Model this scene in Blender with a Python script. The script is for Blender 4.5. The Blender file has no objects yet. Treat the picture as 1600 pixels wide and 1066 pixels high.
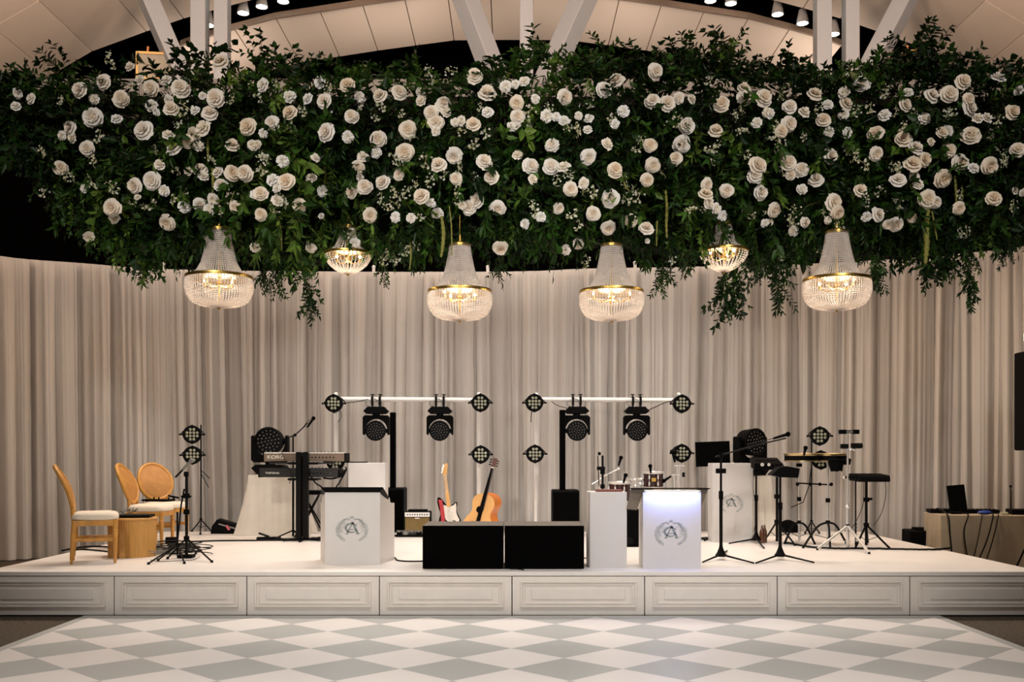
import bpy, math, random
import numpy as np
from mathutils import Vector, Matrix, Euler
from math import pi, sin, cos, radians

# ------------------------------------------------------------------ camera, light, exposure
SC = bpy.context.scene
COL = SC.collection
CAMZ, FPX, HY = 1.48, 1555.0, 712.0          # eye height (m), focal length and horizon of the photograph (px)
cam_d = bpy.data.cameras.new('camera')
cam = bpy.data.objects.new('camera', cam_d); COL.objects.link(cam)
cam.location = (0, 0, CAMZ); cam.rotation_euler = (pi / 2, 0, 0)
cam_d.sensor_width = 36; cam_d.lens = 36 * FPX / 1600
cam_d.shift_y = (HY - 533) / 1600
cam_d.clip_end = 200
SC.camera = cam
SC.view_settings.view_transform = 'Standard'; SC.view_settings.look = 'None'
SC.view_settings.exposure = 0.0; SC.view_settings.gamma = 1.0
SC.view_settings.use_curve_mapping = False
try:
    SC.cycles.max_bounces = 6; SC.cycles.diffuse_bounces = 3; SC.cycles.glossy_bounces = 3
    SC.cycles.transparent_max_bounces = 8; SC.cycles.sample_clamp_indirect = 4
    SC.cycles.caustics_reflective = False; SC.cycles.caustics_refractive = False
except Exception:
    pass
world = bpy.data.worlds.new('world'); SC.world = world; world.use_nodes = True
bg = world.node_tree.nodes['Background']
bg.inputs[0].default_value = (1.0, 0.72, 0.48, 1); bg.inputs[1].default_value = 0.035

def aim(o, target):
    o.rotation_euler = (Vector(target) - Vector(o.location)).to_track_quat('-Z', 'Y').to_euler()
def area(name, loc, target, size, power, color, sy=None, spread=None):
    l = bpy.data.lights.new(name, 'AREA'); l.energy = power; l.color = color
    l.shape = 'RECTANGLE'; l.size = size; l.size_y = sy or size
    if spread: l.spread = radians(spread)
    o = bpy.data.objects.new(name, l); COL.objects.link(o); o.location = loc; aim(o, target); return o
def spot(name, loc, target, power, color, angle, blend=0.5, r=0.12):
    l = bpy.data.lights.new(name, 'SPOT'); l.energy = power; l.color = color
    l.spot_size = radians(angle); l.spot_blend = blend; l.shadow_soft_size = r
    o = bpy.data.objects.new(name, l); COL.objects.link(o); o.location = loc; aim(o, target); return o
WARM = (1.0, 0.80, 0.62); NEUT = (1.0, 0.945, 0.885); COOL = (0.97, 0.97, 1.0)
# house wash from behind the camera; unseen lights added for flowers, drapes and floor
for _s in (-1, 1):
    spot('front_wash_lamp', (_s * 2.6, -3.0, 3.4), (_s * .9, 10.5, 1.5), 800, NEUT, 39, 0.55, 0.35)
    spot('flower_fill', (_s * 3.0, 0.6, 6.9), (_s * 2.4, 9.0, 4.2), 1500, NEUT, 46, 0.7, 0.3)
    spot('drape_side_fill', (_s * 5.3, 11.3, 4.7), (-_s * 1.6, 14.6, 1.6), 360, NEUT, 70, 0.8, 0.10)
    spot('drape_edge_fill', (_s * 3.4, 11.3, 4.7), (_s * 7.2, 13.2, 1.6), 80, (1.0, .66, .38), 80, 0.9, 0.10)
    area('dance_floor_fill', (_s * 2.0, 4.8, 8.6), (_s * 1.7, 5.8, 0), 1.6, 75, NEUT, 1.2, spread=75)
for _x in (-4.2, -1.4, 1.4, 4.2):
    area('stage_down_fill', (_x, 11.9, 5.4), (_x * 1.02, 11.0, 0.4), 1.2, 78, NEUT if abs(_x) < 2 else WARM, 0.5, spread=140)  # unseen, added overhead to brighten the deck
for _x in (-6.5, -2.2, 2.2, 6.5):
    area('ceiling_up_fill', (_x, 11.5, 8.2), (_x * 1.25, 19.0, 11.8), 1.4, 380, (1.0, 0.80, 0.66))  # unseen upward lights added to brighten the vault
    area('ceiling_up_fill', (_x, 21.6, 8.9), (_x * 1.0, 22.0, 12.6), 2.0, 42, (1.0, 0.86, 0.76))

# ------------------------------------------------------------------ helpers
def at(px, py, d):
    """the world point seen at a photograph pixel, d metres in front of the lens"""
    return Vector(((px - 800) * d / FPX, d, CAMZ + (HY - py) * d / FPX))
SZ = 0.413                                     # stage height
def st(px, py, z=SZ):
    """the point of the stage deck seen at a pixel"""
    d = (CAMZ - SZ) * FPX / (py - HY)
    return Vector(((px - 800) * d / FPX, d, z))
def sx(px, d): return (px - 800) * d / FPX
def zz(py, d): return CAMZ + (HY - py) * d / FPX

MATS = {}
def mat(name, color, rough=0.6, metal=0.0, var=0.06, scale=8.0, emit=None, es=0.0, spec=None, bump=0.0, transl=0.0, stretch=None, coat=0.0, alpha=None):
    if name in MATS: return MATS[name]
    m = bpy.data.materials.new(name); m.use_nodes = True
    nt = m.node_tree; b = nt.nodes['Principled BSDF']; L = nt.links
    b.inputs['Roughness'].default_value = rough; b.inputs['Metallic'].default_value = metal
    if spec is not None: b.inputs['Specular IOR Level'].default_value = spec
    if coat: b.inputs['Coat Weight'].default_value = coat
    c = (*color, 1)
    tc = nt.nodes.new('ShaderNodeTexCoord'); nz = nt.nodes.new('ShaderNodeTexNoise'); nz.inputs['Scale'].default_value = scale
    src = tc.outputs['Object']
    if stretch:
        mp = nt.nodes.new('ShaderNodeMapping'); mp.inputs['Scale'].default_value = stretch
        L.new(src, mp.inputs[0]); src = mp.outputs[0]
    L.new(src, nz.inputs['Vector'])
    rp = nt.nodes.new('ShaderNodeValToRGB')
    rp.color_ramp.elements[0].position = 0.3; rp.color_ramp.elements[1].position = 0.7
    rp.color_ramp.elements[0].color = tuple(max(0, x * (1 - var)) for x in color) + (1,)
    rp.color_ramp.elements[1].color = tuple(min(1, x * (1 + var)) for x in color) + (1,)
    L.new(nz.outputs['Fac'], rp.inputs[0]); L.new(rp.outputs[0], b.inputs['Base Color'])
    if bump:
        bp = nt.nodes.new('ShaderNodeBump'); bp.inputs['Strength'].default_value = bump; bp.inputs['Distance'].default_value = 0.01
        L.new(nz.outputs['Fac'], bp.inputs['Height']); L.new(bp.outputs[0], b.inputs['Normal'])
    if emit:
        b.inputs['Emission Color'].default_value = (*emit, 1); b.inputs['Emission Strength'].default_value = es
    if transl:
        tr = nt.nodes.new('ShaderNodeBsdfTranslucent'); mx = nt.nodes.new('ShaderNodeMixShader'); mx.inputs[0].default_value = transl
        L.new(rp.outputs[0], tr.inputs[0]); L.new(b.outputs[0], mx.inputs[1]); L.new(tr.outputs[0], mx.inputs[2])
        L.new(mx.outputs[0], nt.nodes['Material Output'].inputs[0])
    MATS[name] = m; return m

M_black = mat('black_plastic', (0.0016, 0.0014, 0.0014), 0.55, var=0.2, spec=.07)
M_blackm = mat('black_metal', (0.002, 0.0018, 0.0018), 0.45, 0.0, var=0.2, spec=.12)
M_blackg = mat('black_grille', (0.0012, 0.001, 0.001), 0.8, var=0.3, scale=60, spec=.03)
M_subtop = mat('dark_grey_cabinet', (0.12, 0.10, 0.08), 0.55, var=0.2)  # mottled grey, lighter than the black grille
M_postc = mat('sheer_post_sleeve', (0.62, 0.575, 0.535), 0.85, var=0.02)
M_chrome = mat('chrome', (0.85, 0.83, 0.80), 0.28, .75, var=0.03)
M_gold = mat('brushed_brass', (0.62, 0.40, 0.10), 0.32, 1.0, var=0.08, scale=30)
M_white = mat('white_laminate', (0.66, 0.63, 0.61), 0.42, var=0.015)
M_whitep = mat('white_pipe_cover', (0.80, 0.78, 0.75), 0.6, var=0.02)
M_deck = mat('white_stage_deck', (0.80, 0.76, 0.72), 0.38, var=0.02, scale=2)
M_fascia = mat('painted_fascia', (0.80, 0.745, 0.69), 0.5, var=0.02)
M_wood = mat('oak_wood', (0.52, 0.245, 0.045), 0.45, var=0.15, scale=9, stretch=(3, 3, 0.6), bump=0.1)
M_wood2 = mat('reeded_oak', (0.54, 0.285, 0.075), 0.5, var=0.07, scale=14, stretch=(5, 5, 0.3))
M_cane = mat('tan_back_panel', (0.42, 0.19, 0.042), 0.6, var=0.12, scale=14)
M_cush = mat('cream_upholstery', (0.72, 0.64, 0.52), 0.85, var=0.03)
M_cloth = mat('cream_tablecloth', (0.72, 0.66, 0.58), 0.9, var=0.04, transl=0.15)
M_beige = mat('beige_tablecloth', (0.40, 0.32, 0.22), 0.9, var=0.05)
M_ink = mat('grey_green_print', (0.22, 0.25, 0.25), 0.6)
M_lens = mat('par_lens', (0.30, 0.30, 0.22), 0.12, var=0.15, scale=40, spec=0.9)
M_lensd = mat('dark_lens', (0.004, 0.004, 0.005), 0.3, spec=0.3)
M_glint = mat('painted_lens_glint', (0.32, 0.30, 0.30), 0.15, spec=1.0)  # highlights painted as pale beads over the dark lenses
M_rubber = mat('cable_rubber', (0.005, 0.004, 0.004), 0.6, spec=.15)
M_greenc = mat('green_cable', (0.07, 0.10, 0.06), 0.6)
M_greyc = mat('grey_cable', (0.18, 0.17, 0.15), 0.6)

class MB:
    def __init__(s): s.v = []; s.f = []
    def add(s, vs, fs, M=None):
        n = len(s.v)
        for p in vs:
            p = Vector(p)
            s.v.append(M @ p if M is not None else p)
        s.f += [tuple(i + n for i in f) for f in fs]; return s
    def box(s, c, d, R=None):
        hx, hy, hz = d[0] / 2, d[1] / 2, d[2] / 2
        vs = [Vector((x, y, z)) for x in (-hx, hx) for y in (-hy, hy) for z in (-hz, hz)]
        if R is not None: vs = [R @ p for p in vs]
        c = Vector(c)
        return s.add([p + c for p in vs], [(0, 1, 3, 2), (4, 6, 7, 5), (0, 4, 5, 1), (2, 3, 7, 6), (0, 2, 6, 4), (1, 5, 7, 3)])
    def cyl(s, a, b, r0, r1=None, n=12):
        a, b = Vector(a), Vector(b); r1 = r0 if r1 is None else r1
        w = (b - a).normalized(); u = w.orthogonal().normalized(); t = w.cross(u)
        vs = [a + (u * cos(2 * pi * i / n) + t * sin(2 * pi * i / n)) * r0 for i in range(n)] + \
             [b + (u * cos(2 * pi * i / n) + t * sin(2 * pi * i / n)) * r1 for i in range(n)]
        fs = [(i, (i + 1) % n, n + (i + 1) % n, n + i) for i in range(n)] + [tuple(range(n - 1, -1, -1)), tuple(range(n, 2 * n))]
        return s.add(vs, fs)
    def tube(s, pts, r, n=6, closed=False):
        pts = [Vector(p) for p in pts]; m = len(pts)
        rr = r if isinstance(r, (list, tuple)) else [r] * m
        vs = []; prev = None
        for i, p in enumerate(pts):
            t = ((pts[(i + 1) % m] if (closed or i < m - 1) else p) - (pts[i - 1] if (closed or i) else p))
            t = t.normalized() if t.length > 1e-9 else Vector((0, 0, 1))
            if prev is None: u = t.orthogonal().normalized()
            else:
                u = prev - t * prev.dot(t)
                u = u.normalized() if u.length > 1e-6 else t.orthogonal().normalized()
            prev = u; w = t.cross(u)
            vs += [p + (u * cos(2 * pi * k / n) + w * sin(2 * pi * k / n)) * rr[i] for k in range(n)]
        fs = []
        for i in range(m if closed else m - 1):
            a, b = i * n, ((i + 1) % m) * n
            fs += [(a + k, a + (k + 1) % n, b + (k + 1) % n, b + k) for k in range(n)]
        if not closed: fs += [tuple(range(n - 1, -1, -1)), tuple((m - 1) * n + k for k in range(n))]
        return s.add(vs, fs)
    def lathe(s, prof, n=20, M=None):
        m = len(prof)
        vs = [(r * cos(2 * pi * k / n), r * sin(2 * pi * k / n), z) for r, z in prof for k in range(n)]
        fs = [(i * n + k, i * n + (k + 1) % n, (i + 1) * n + (k + 1) % n, (i + 1) * n + k) for i in range(m - 1) for k in range(n)]
        if prof[0][0] > 1e-5: fs.append(tuple(range(n - 1, -1, -1)))
        if prof[-1][0] > 1e-5: fs.append(tuple((m - 1) * n + k for k in range(n)))
        return s.add(vs, fs, M)
    def ball(s, c, r, n=10, m=6, sc=(1, 1, 1), R=None):
        M = Matrix.Translation(Vector(c)) @ (R.to_4x4() if R is not None else Matrix.Identity(4)) @ Matrix.Diagonal((*sc, 1))
        return s.lathe([(r * sin(pi * i / m) + 1e-6, -r * cos(pi * i / m)) for i in range(m + 1)], n, M)
    def prism(s, out, a, b, M=None):
        """outline in x,z, extruded along y from a to b"""
        n = len(out)
        vs = [(x, a, z) for x, z in out] + [(x, b, z) for x, z in out]
        fs = [tuple(range(n)), tuple(range(2 * n - 1, n - 1, -1))] + [(i, n + i, n + (i + 1) % n, (i + 1) % n) for i in range(n)]
        return s.add(vs, fs, M)
    def prismx(s, out, a, b):
        """outline in y,z, extruded along x"""
        n = len(out)
        vs = [(a, y, z) for y, z in out] + [(b, y, z) for y, z in out]
        return s.add(vs, [tuple(range(n - 1, -1, -1)), tuple(range(n, 2 * n))] + [(i, (i + 1) % n, n + (i + 1) % n, n + i) for i in range(n)])
    def split_at(s): s.k = len(s.f); return s
    def ob(s, name, m, parent=None, smooth=True, bevel=0, ang=35):
        me = bpy.data.meshes.new(name); me.from_pydata([tuple(p) for p in s.v], [], s.f); me.update()
        import bmesh
        bm = bmesh.new(); bm.from_mesh(me); bmesh.ops.recalc_face_normals(bm, faces=bm.faces); bm.to_mesh(me); bm.free()
        if smooth:
            me.polygons.foreach_set('use_smooth', [True] * len(me.polygons)); me.set_sharp_from_angle(angle=radians(ang))
        me.materials.append(m)
        if hasattr(s, 'm2'):
            me.materials.append(s.m2)
            for p_ in me.polygons[s.k:]: p_.material_index = 1
        o = bpy.data.objects.new(name, me); COL.objects.link(o)
        if parent is not None: o.parent = parent
        if bevel:
            b = o.modifiers.new('bevel', 'BEVEL'); b.width = bevel; b.segments = 2; b.limit_method = 'ANGLE'; b.angle_limit = radians(40)
        return o

def tag(o, label=None, cat=None, group=None, kind=None):
    if label: o['label'] = label
    if cat: o['category'] = cat
    if group: o['group'] = group
    if kind: o['kind'] = kind
    return o
def thing(name, label, cat, loc=(0, 0, 0), rz=0.0, group=None):
    o = bpy.data.objects.new(name, None); COL.objects.link(o); o.empty_display_size = 0.1
    o.location = loc; o.rotation_euler = (0, 0, rz); return tag(o, label, cat, group)
KIDS = {}
def copy_tree(o, parent=None):
    c = o.copy(); COL.objects.link(c); c.parent = parent
    for ch in list(o.children): copy_tree(ch, c)
    return c
def dup(o, label, loc=None, rz=None, scale=None, group=None):
    c = copy_tree(o); c['label'] = label
    if loc is not None: c.location = loc
    if rz is not None: c.rotation_euler = (0, 0, rz)
    if scale is not None: c.scale = (scale,) * 3
    if group: c['group'] = group
    return c
def struct(o, label=None, cat=None):
    return tag(o, label, cat, kind='structure')
def spline(P, n=8):
    P = [Vector(p) for p in P]; Q = [P[0] * 2 - P[1]] + P + [P[-1] * 2 - P[-2]]; out = []
    for i in range(1, len(Q) - 2):
        a, b, c, d = Q[i - 1:i + 3]
        for k in range(n):
            t = k / n
            out.append(0.5 * ((2 * b) + (c - a) * t + (2 * a - 5 * b + 4 * c - d) * t * t + (3 * b - a - 3 * c + d) * t ** 3))
    out.append(P[-1]); return out
def interp(x, xs, ys): return float(np.interp(x, xs, ys))
def text_mesh(name, body, size, m, parent, loc, rot=(pi / 2, 0, 0), ext=0.001, sxy=(1, 1)):
    cu = bpy.data.curves.new(name, 'FONT'); cu.body = body; cu.size = size; cu.extrude = ext; cu.align_x = 'CENTER'; cu.align_y = 'CENTER'
    t = bpy.data.objects.new(name, cu); COL.objects.link(t)
    bpy.context.view_layer.update()
    me = bpy.data.meshes.new_from_object(t.evaluated_get(bpy.context.evaluated_depsgraph_get()))
    COL.objects.unlink(t); bpy.data.objects.remove(t)
    me.materials.clear(); me.materials.append(m)
    o = bpy.data.objects.new(name, me); COL.objects.link(o); o.parent = parent; o.location = loc; o.rotation_euler = rot
    o.scale = (sxy[0], sxy[1], 1); return o

# ------------------------------------------------------------------ room
M_carpet = mat('brown_carpet', (0.055, 0.040, 0.025), 0.95, var=0.6, scale=35, bump=0.3)
struct(MB().box((0, 9, -0.05), (34, 40, 0.1)).ob('floor', M_carpet, smooth=False), 'dark brown speckled carpet floor', 'floor')
M_void = mat('black_wall_paint', (0.0010, 0.0009, 0.0009), 0.95, spec=0.0)
struct(MB().box((0, 26.5, 6), (34, 0.2, 14)).ob('wall_back', M_void, smooth=False), 'black wall far behind the curtain', 'wall')
struct(MB().box((-15, 12, 6), (0.2, 29, 12)).ob('wall_left', M_void, smooth=False), 'black side wall', 'wall')
struct(MB().box((15, 12, 6), (0.2, 29, 12)).ob('wall_right', M_void, smooth=False), 'black side wall', 'wall')
struct(MB().box((0, 18.35, 4.05), (28, 0.2, 8.1)).ob('wall_inner', M_void, smooth=False), 'black wall below the ledge behind the flowers', 'wall')
M_ledge = mat('grey_ledge_paint', (0.12, 0.11, 0.10), 0.7)
struct(MB().box((0, 18.1, 8.08), (26, 0.5, 0.32)).ob('trim_1', M_ledge, smooth=False), 'pale grey ledge running behind the flowers', 'ledge')

# vaulted ceiling: two runs of joined panels with an open slot between them
PROF = [(0.45, 9.75), (1.36, 9.74), (2.26, 9.62), (3.15, 9.50), (4.05, 9.36), (4.98, 9.22), (5.85, 8.99), (6.6, 8.78), (7.35, 8.52), (8.44, 8.12), (9.26, 7.64), (10.2, 7.05), (11.4, 6.2), (13.0, 5.0)]
PROF = [(x, z + CAMZ) for x, z in PROF]
FULL = [(-x, z) for x, z in reversed(PROF)] + PROF
M_ceil = mat('warm_white_ceiling_panel', (0.62, 0.50, 0.40), 0.8, var=0.02, scale=0.5)
M_seam = mat('ceiling_seam', (0.16, 0.11, 0.08), 0.9)
M_ctrim = mat('ceiling_edge_trim', (0.20, 0.14, 0.10), 0.6)
def ceiling_run(prof, ys, nm):
    mb = MB(); g = 0.011
    for (x0, z0), (x1, z1) in zip(prof[:-1], prof[1:]):
        L = math.hypot(x1 - x0, z1 - z0); ux, uz = (x1 - x0) / L, (z1 - z0) / L
        for ya, yb in zip(ys[:-1], ys[1:]):
            a = (x0 + ux * g, z0 + uz * g); b = (x1 - ux * g, z1 - uz * g)
            vs = [(a[0], ya + g, a[1]), (b[0], ya + g, b[1]), (b[0], yb - g, b[1]), (a[0], yb - g, a[1])]
            vs += [(x - uz * -0.0, y, z + 0.05) for x, y, z in vs]
            mb.add(vs, [(0, 1, 2, 3), (7, 6, 5, 4), (0, 4, 5, 1), (1, 5, 6, 2), (2, 6, 7, 3), (3, 7, 4, 0)])
    o = struct(mb.ob('ceiling', M_ceil, smooth=False), 'cream panelled vaulted ceiling, ' + nm, 'ceiling')
    bk = MB()
    n = len(prof)
    for dz in (0.03, 0.09):
        bk.v += [Vector((x, y, z + dz)) for y in (ys[0], ys[-1]) for x, z in prof]
    for i in range(n - 1):
        bk.f += [(i, i + 1, n + i + 1, n + i), (2 * n + i, 2 * n + i + 1, 3 * n + i + 1, 3 * n + i), (i, i + 1, 2 * n + i + 1, 2 * n + i), (n + i, n + i + 1, 3 * n + i + 1, 3 * n + i)]
    struct(bk.ob('ceiling_backing', M_seam, o, smooth=False))
    return o
ceiling_run(FULL, [-4, 0, 4.4, 8.8, 13.2, 17.75, 20.0], 'nearer run')
far_prof = [p for p in FULL if abs(p[0]) < 6.9]
far_prof = [(-6.95, 8.64 + CAMZ)] + far_prof + [(6.95, 8.64 + CAMZ)]
ceiling_run(far_prof, [20.9, 23.35], 'farther run')
for y_, p_, nm in ((20.87, far_prof, 'trim_2'),):
    mb = MB()
    for (x0, z0), (x1, z1) in zip(p_[:-1], p_[1:]):
        mb.add([(x0, y_ - .04, z0 - .06), (x1, y_ - .04, z1 - .06), (x1, y_ + .03, z1 - .06), (x0, y_ + .03, z0 - .06),
                (x0, y_ - .04, z0 + .05), (x1, y_ - .04, z1 + .05), (x1, y_ + .03, z1 + .05), (x0, y_ + .03, z0 + .05)],
               [(0, 1, 2, 3), (7, 6, 5, 4), (0, 4, 5, 1), (1, 5, 6, 2), (2, 6, 7, 3), (3, 7, 4, 0)])
    struct(mb.ob(nm, M_ctrim, smooth=False), 'brown edge trim of the ceiling slot', 'trim')
# black roof void above everything
struct(MB().box((0, 12, 13.6), (34, 32, 0.2)).ob('roof', M_void, smooth=False), 'black roof void above the ceiling slot', 'roof')

# white columns and slanting braces standing on the ledge
M_col = mat('white_steel_paint', (0.24, 0.245, 0.255), 0.45, var=0.015)
def beam(p0, p1, w, tw, name, label, second=0.0):
    p0, p1 = Vector(p0), Vector(p1); L = (p1 - p0).length; w_ = (p1 - p0).normalized()
    Q = w_.to_track_quat('Z', 'Y').to_matrix().to_4x4()
    Mx = Matrix.Translation(p0) @ Q @ Matrix.Rotation(tw, 4, 'Z')
    h = w / 2; mb = MB()
    # box section with a shadow groove down one edge
    out = [(-h, -h), (h, -h), (h, h), (-h, h)]
    mb.add([(x, y, z) for z in (0, L) for x, y in out], [(3, 2, 1, 0), (4, 5, 6, 7)] + [(i, (i + 1) % 4, 4 + (i + 1) % 4, 4 + i) for i in range(4)], Mx)
    o = mb.ob(name, M_col, smooth=False, bevel=0.012)
    return struct(o, label, 'column')
dC = 18.0
for px, w, nm in ((312.5, .27, 'left pair, outer'), (347.5, .25, 'left pair, inner'), (822.5, .24, 'single, middle'), (1285, .27, 'right pair, inner'), (1329, .25, 'right pair, outer')):
    x = sx(px, dC)
    beam((x, dC, 8.2), (x, dC, 11.9), w, radians(0), 'column', 'white steel column above the flowers, ' + nm)
for a, b, w, tw, nm in (((292, 138), (228, -10), .30, 28, 'left group'), ((780, 138), (724, -10), .34, 38, 'middle group leaning left'),
                    ((849, 138), (916, -10), .34, -38, 'middle group leaning right'), ((1343, 138), (1420, -10), .32, -38, 'right group')):
    A = at(a[0], a[1], dC); B = at(b[0], b[1], dC)
    B = A + (B - A) * 1.35
    beam(A, B, w, radians(tw), 'column_brace', 'white slanting steel brace, ' + nm)

# downlights in the ceiling slot
M_bulb = mat('lamp_glow', (1, 1, 1), 0.4, emit=(0.86, 1.0, 0.92), es=14)
M_can = mat('grey_lamp_housing', (0.35, 0.32, 0.30), 0.5)
dl = thing('downlight', 'glowing downlight in ceiling slot', 'downlight', group='downlights in the ceiling slot')
MB().lathe([(0.05, 0.30), (0.075, 0.28), (0.12, 0.05), (0.125, 0.0), (0.115, 0.0), (0.10, 0.03), (0.0001, 0.035)], 20).ob('housing', M_can, dl)
MB().lathe([(0.0001, 0.005), (0.105, 0.005), (0.105, 0.03), (0.0001, 0.03)], 20).ob('lamp_lens', M_bulb, dl)
pts = [(325, 40, 'behind the left column pair'), (380, 21, 'first right of the left column pair'), (409, 11, 'second right of the left column pair'), (442.5, 3, 'third right of the left column pair'),
       (1110, 2, 'farthest from the right column pair'), (1142, 6, 'second from farthest of the right row'), (1215, 23, 'second left of the right column pair'), (1254, 37, 'just left of the right column pair'), (1302.5, 54, 'between the two right columns')]
for i, (px, py, nm) in enumerate(pts):
    p = at(px, py, 20.45)
    o = dl if i == 0 else dup(dl, '')
    o.location = p; o['label'] = 'glowing cone downlight in the black ceiling slot, ' + nm
    MB().cyl((p.x, p.y, p.z + .29), (p.x, p.y, 13.5), 0.012, n=6).ob('hanging_rod', M_void, None)
for o in [o for o in COL.objects if o.name.startswith('hanging_rod')]:
    # each rod belongs to the downlight it carries
    best = min((l for l in COL.objects if l.name.startswith('downlight')), key=lambda l: abs(l.location.x - o.data.vertices[0].co.x))
    for v in o.data.vertices: v.co -= best.location
    o.parent = best

# framed panels on the ledge
M_panel = mat('grey_brown_panel', (0.22, 0.19, 0.14), 0.7)
M_frame = mat('gold_painted_wood', (0.48, 0.29, 0.09), 0.5)
M_amber = mat('amber_clip', (0.35, 0.12, 0.03), 0.4)
def panel(x0, x1, z0, z1, y, label, yaw):
    w, h = x1 - x0, z1 - z0
    t = thing('framed_panel', label, 'panel', ((x0 + x1) / 2, y, z0), yaw)
    f = MB()
    for c, d in (((-w / 2, 0, h / 2), (.045, .07, h)), ((w / 2, 0, h / 2), (.045, .07, h)), ((0, 0, .02), (w, .07, .045)), ((0, 0, h - .02), (w, .07, .045))):
        f.box(c, d)
    f.ob('frame', M_frame, t, smooth=False, bevel=.006)
    MB().box((0, 0.01, h / 2), (w - .03, .04, h - .03)).ob('board', M_panel, t, smooth=False)
    for xx in (-.12, .14):
        MB().cyl((xx, 0, h - .01), (xx + .01, 0, h + .10), .018, .022, 8).ob('clip', M_amber, t)
a = at(210, 76, 17.75); b = at(260, 122, 17.75)
panel(a.x, b.x + .02, 8.24, a.z, 17.92, 'gold-framed grey panel standing on the ledge beside the left brace', 0.12)
a = at(1386, 78, 17.75)
panel(a.x, a.x + .58, 8.24, a.z, 17.92, 'gold-framed panel behind dark leaves beside the right brace', -0.9)

# ------------------------------------------------------------------ dance floor
def dance_mat():
    m = bpy.data.materials.new('checkered_vinyl'); m.use_nodes = True; nt = m.node_tree; L = nt.links; b = nt.nodes['Principled BSDF']
    b.inputs['Roughness'].default_value = 0.33
    def N(op, a, c=None):
        n = nt.nodes.new('ShaderNodeMath'); n.operation = op
        for i, v in enumerate((a, c)):
            if v is None: continue
            if isinstance(v, (int, float)): n.inputs[i].default_value = v
            else: L.new(v, n.inputs[i])
        return n.outputs[0]
    tc = nt.nodes.new('ShaderNodeTexCoord'); sp = nt.nodes.new('ShaderNodeSeparateXYZ'); L.new(tc.outputs['Object'], sp.inputs[0])
    A, B, X0, Y0 = 0.7636, 0.727, -3.823, 9.008
    x = N('DIVIDE', N('SUBTRACT', sp.outputs[0], X0), A); y = N('DIVIDE', N('SUBTRACT', sp.outputs[1], Y0 - B / 2), B)
    u = N('FLOOR', N('ADD', N('ADD', x, y), 0.5)); v = N('FLOOR', N('ADD', N('SUBTRACT', x, y), 0.5))
    par = N('ABSOLUTE', N('MODULO', N('ADD', u, v), 2.0))
    par = N('GREATER_THAN', par, 0.5)
    brd = N('GREATER_THAN', N('ABSOLUTE', sp.outputs[0]), 3.823); brd2 = N('GREATER_THAN', sp.outputs[1], Y0)
    fac = N('MAXIMUM', par, N('MAXIMUM', brd, brd2))
    mx = nt.nodes.new('ShaderNodeMix'); mx.data_type = 'RGBA'; L.new(fac, mx.inputs[0])
    mx.inputs[6].default_value = (0.74, 0.70, 0.68, 1); mx.inputs[7].default_value = (0.41, 0.42, 0.41, 1)
    nz = nt.nodes.new('ShaderNodeTexNoise'); nz.inputs['Scale'].default_value = 1.5; L.new(tc.outputs['Object'], nz.inputs[0])
    L.new(mx.outputs[2], b.inputs['Base Color'])
    rr = N('ADD', N('MULTIPLY', nz.outputs['Fac'], 0.15), 0.27); L.new(rr, b.inputs['Roughness'])
    return m
df = MB().box((0, 4.6, 0.008), (7.82, 9.0, 0.016)).ob('dance_floor', dance_mat(), smooth=False)
tag(df, 'white and grey diamond checkered dance floor in front of the stage', 'dance floor', kind='structure')

# ------------------------------------------------------------------ stage
SY0, SY1, SW = 9.15, 13.98, 4.88
stage = thing('stage_platform', 'low white stage with moulded fascia panels', 'stage', (0, SY0, 0))
MB().box((0, (SY1 - SY0) / 2 - .005, SZ - .02), (2 * SW, SY1 - SY0 + .01, .04)).ob('deck', M_deck, stage, smooth=False, bevel=.006)
MB().box((0, (SY1 - SY0) / 2 + .05, (SZ - .04) / 2), (2 * SW - .1, SY1 - SY0 - .1, SZ - .045)).ob('under_frame', M_fascia, stage, smooth=False)
pw = 1.2192; PZ = SZ - .045
for i in range(8):
    x0 = -4 * pw + i * pw
    mb = MB(); cx = x0 + pw / 2
    mb.box((cx, .012, .012 + (PZ - .012) / 2), (pw - .008, .03, PZ - .012))
    def ring(hw, z0, z1, t, yy, dp):
        for c, d in (((cx, yy, z0 + t / 2), (2 * hw, dp, t)), ((cx, yy, z1 - t / 2), (2 * hw, dp, t)), ((cx - hw + t / 2, yy, (z0 + z1) / 2), (t, dp, z1 - z0 - 2 * t)), ((cx + hw - t / 2, yy, (z0 + z1) / 2), (t, dp, z1 - z0 - 2 * t))):
            mb.box(c, d)
    ring(pw / 2 - .075, .085, .330, .018, -.010, .022)
    ring(pw / 2 - .110, .115, .300, .012, -.006, .014)
    mb.box((cx, -.006, .2075), (pw - .36, .012, .10))
    mb.ob('fascia_panel', M_fascia, stage, smooth=False, bevel=.004)
    # side skirt panels
for sgn in (-1, 1):
    MB().box((sgn * SW, (SY1 - SY0) / 2, PZ / 2), (.03, SY1 - SY0, PZ - .01)).ob('side_skirt', M_fascia, stage, smooth=False)

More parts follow.
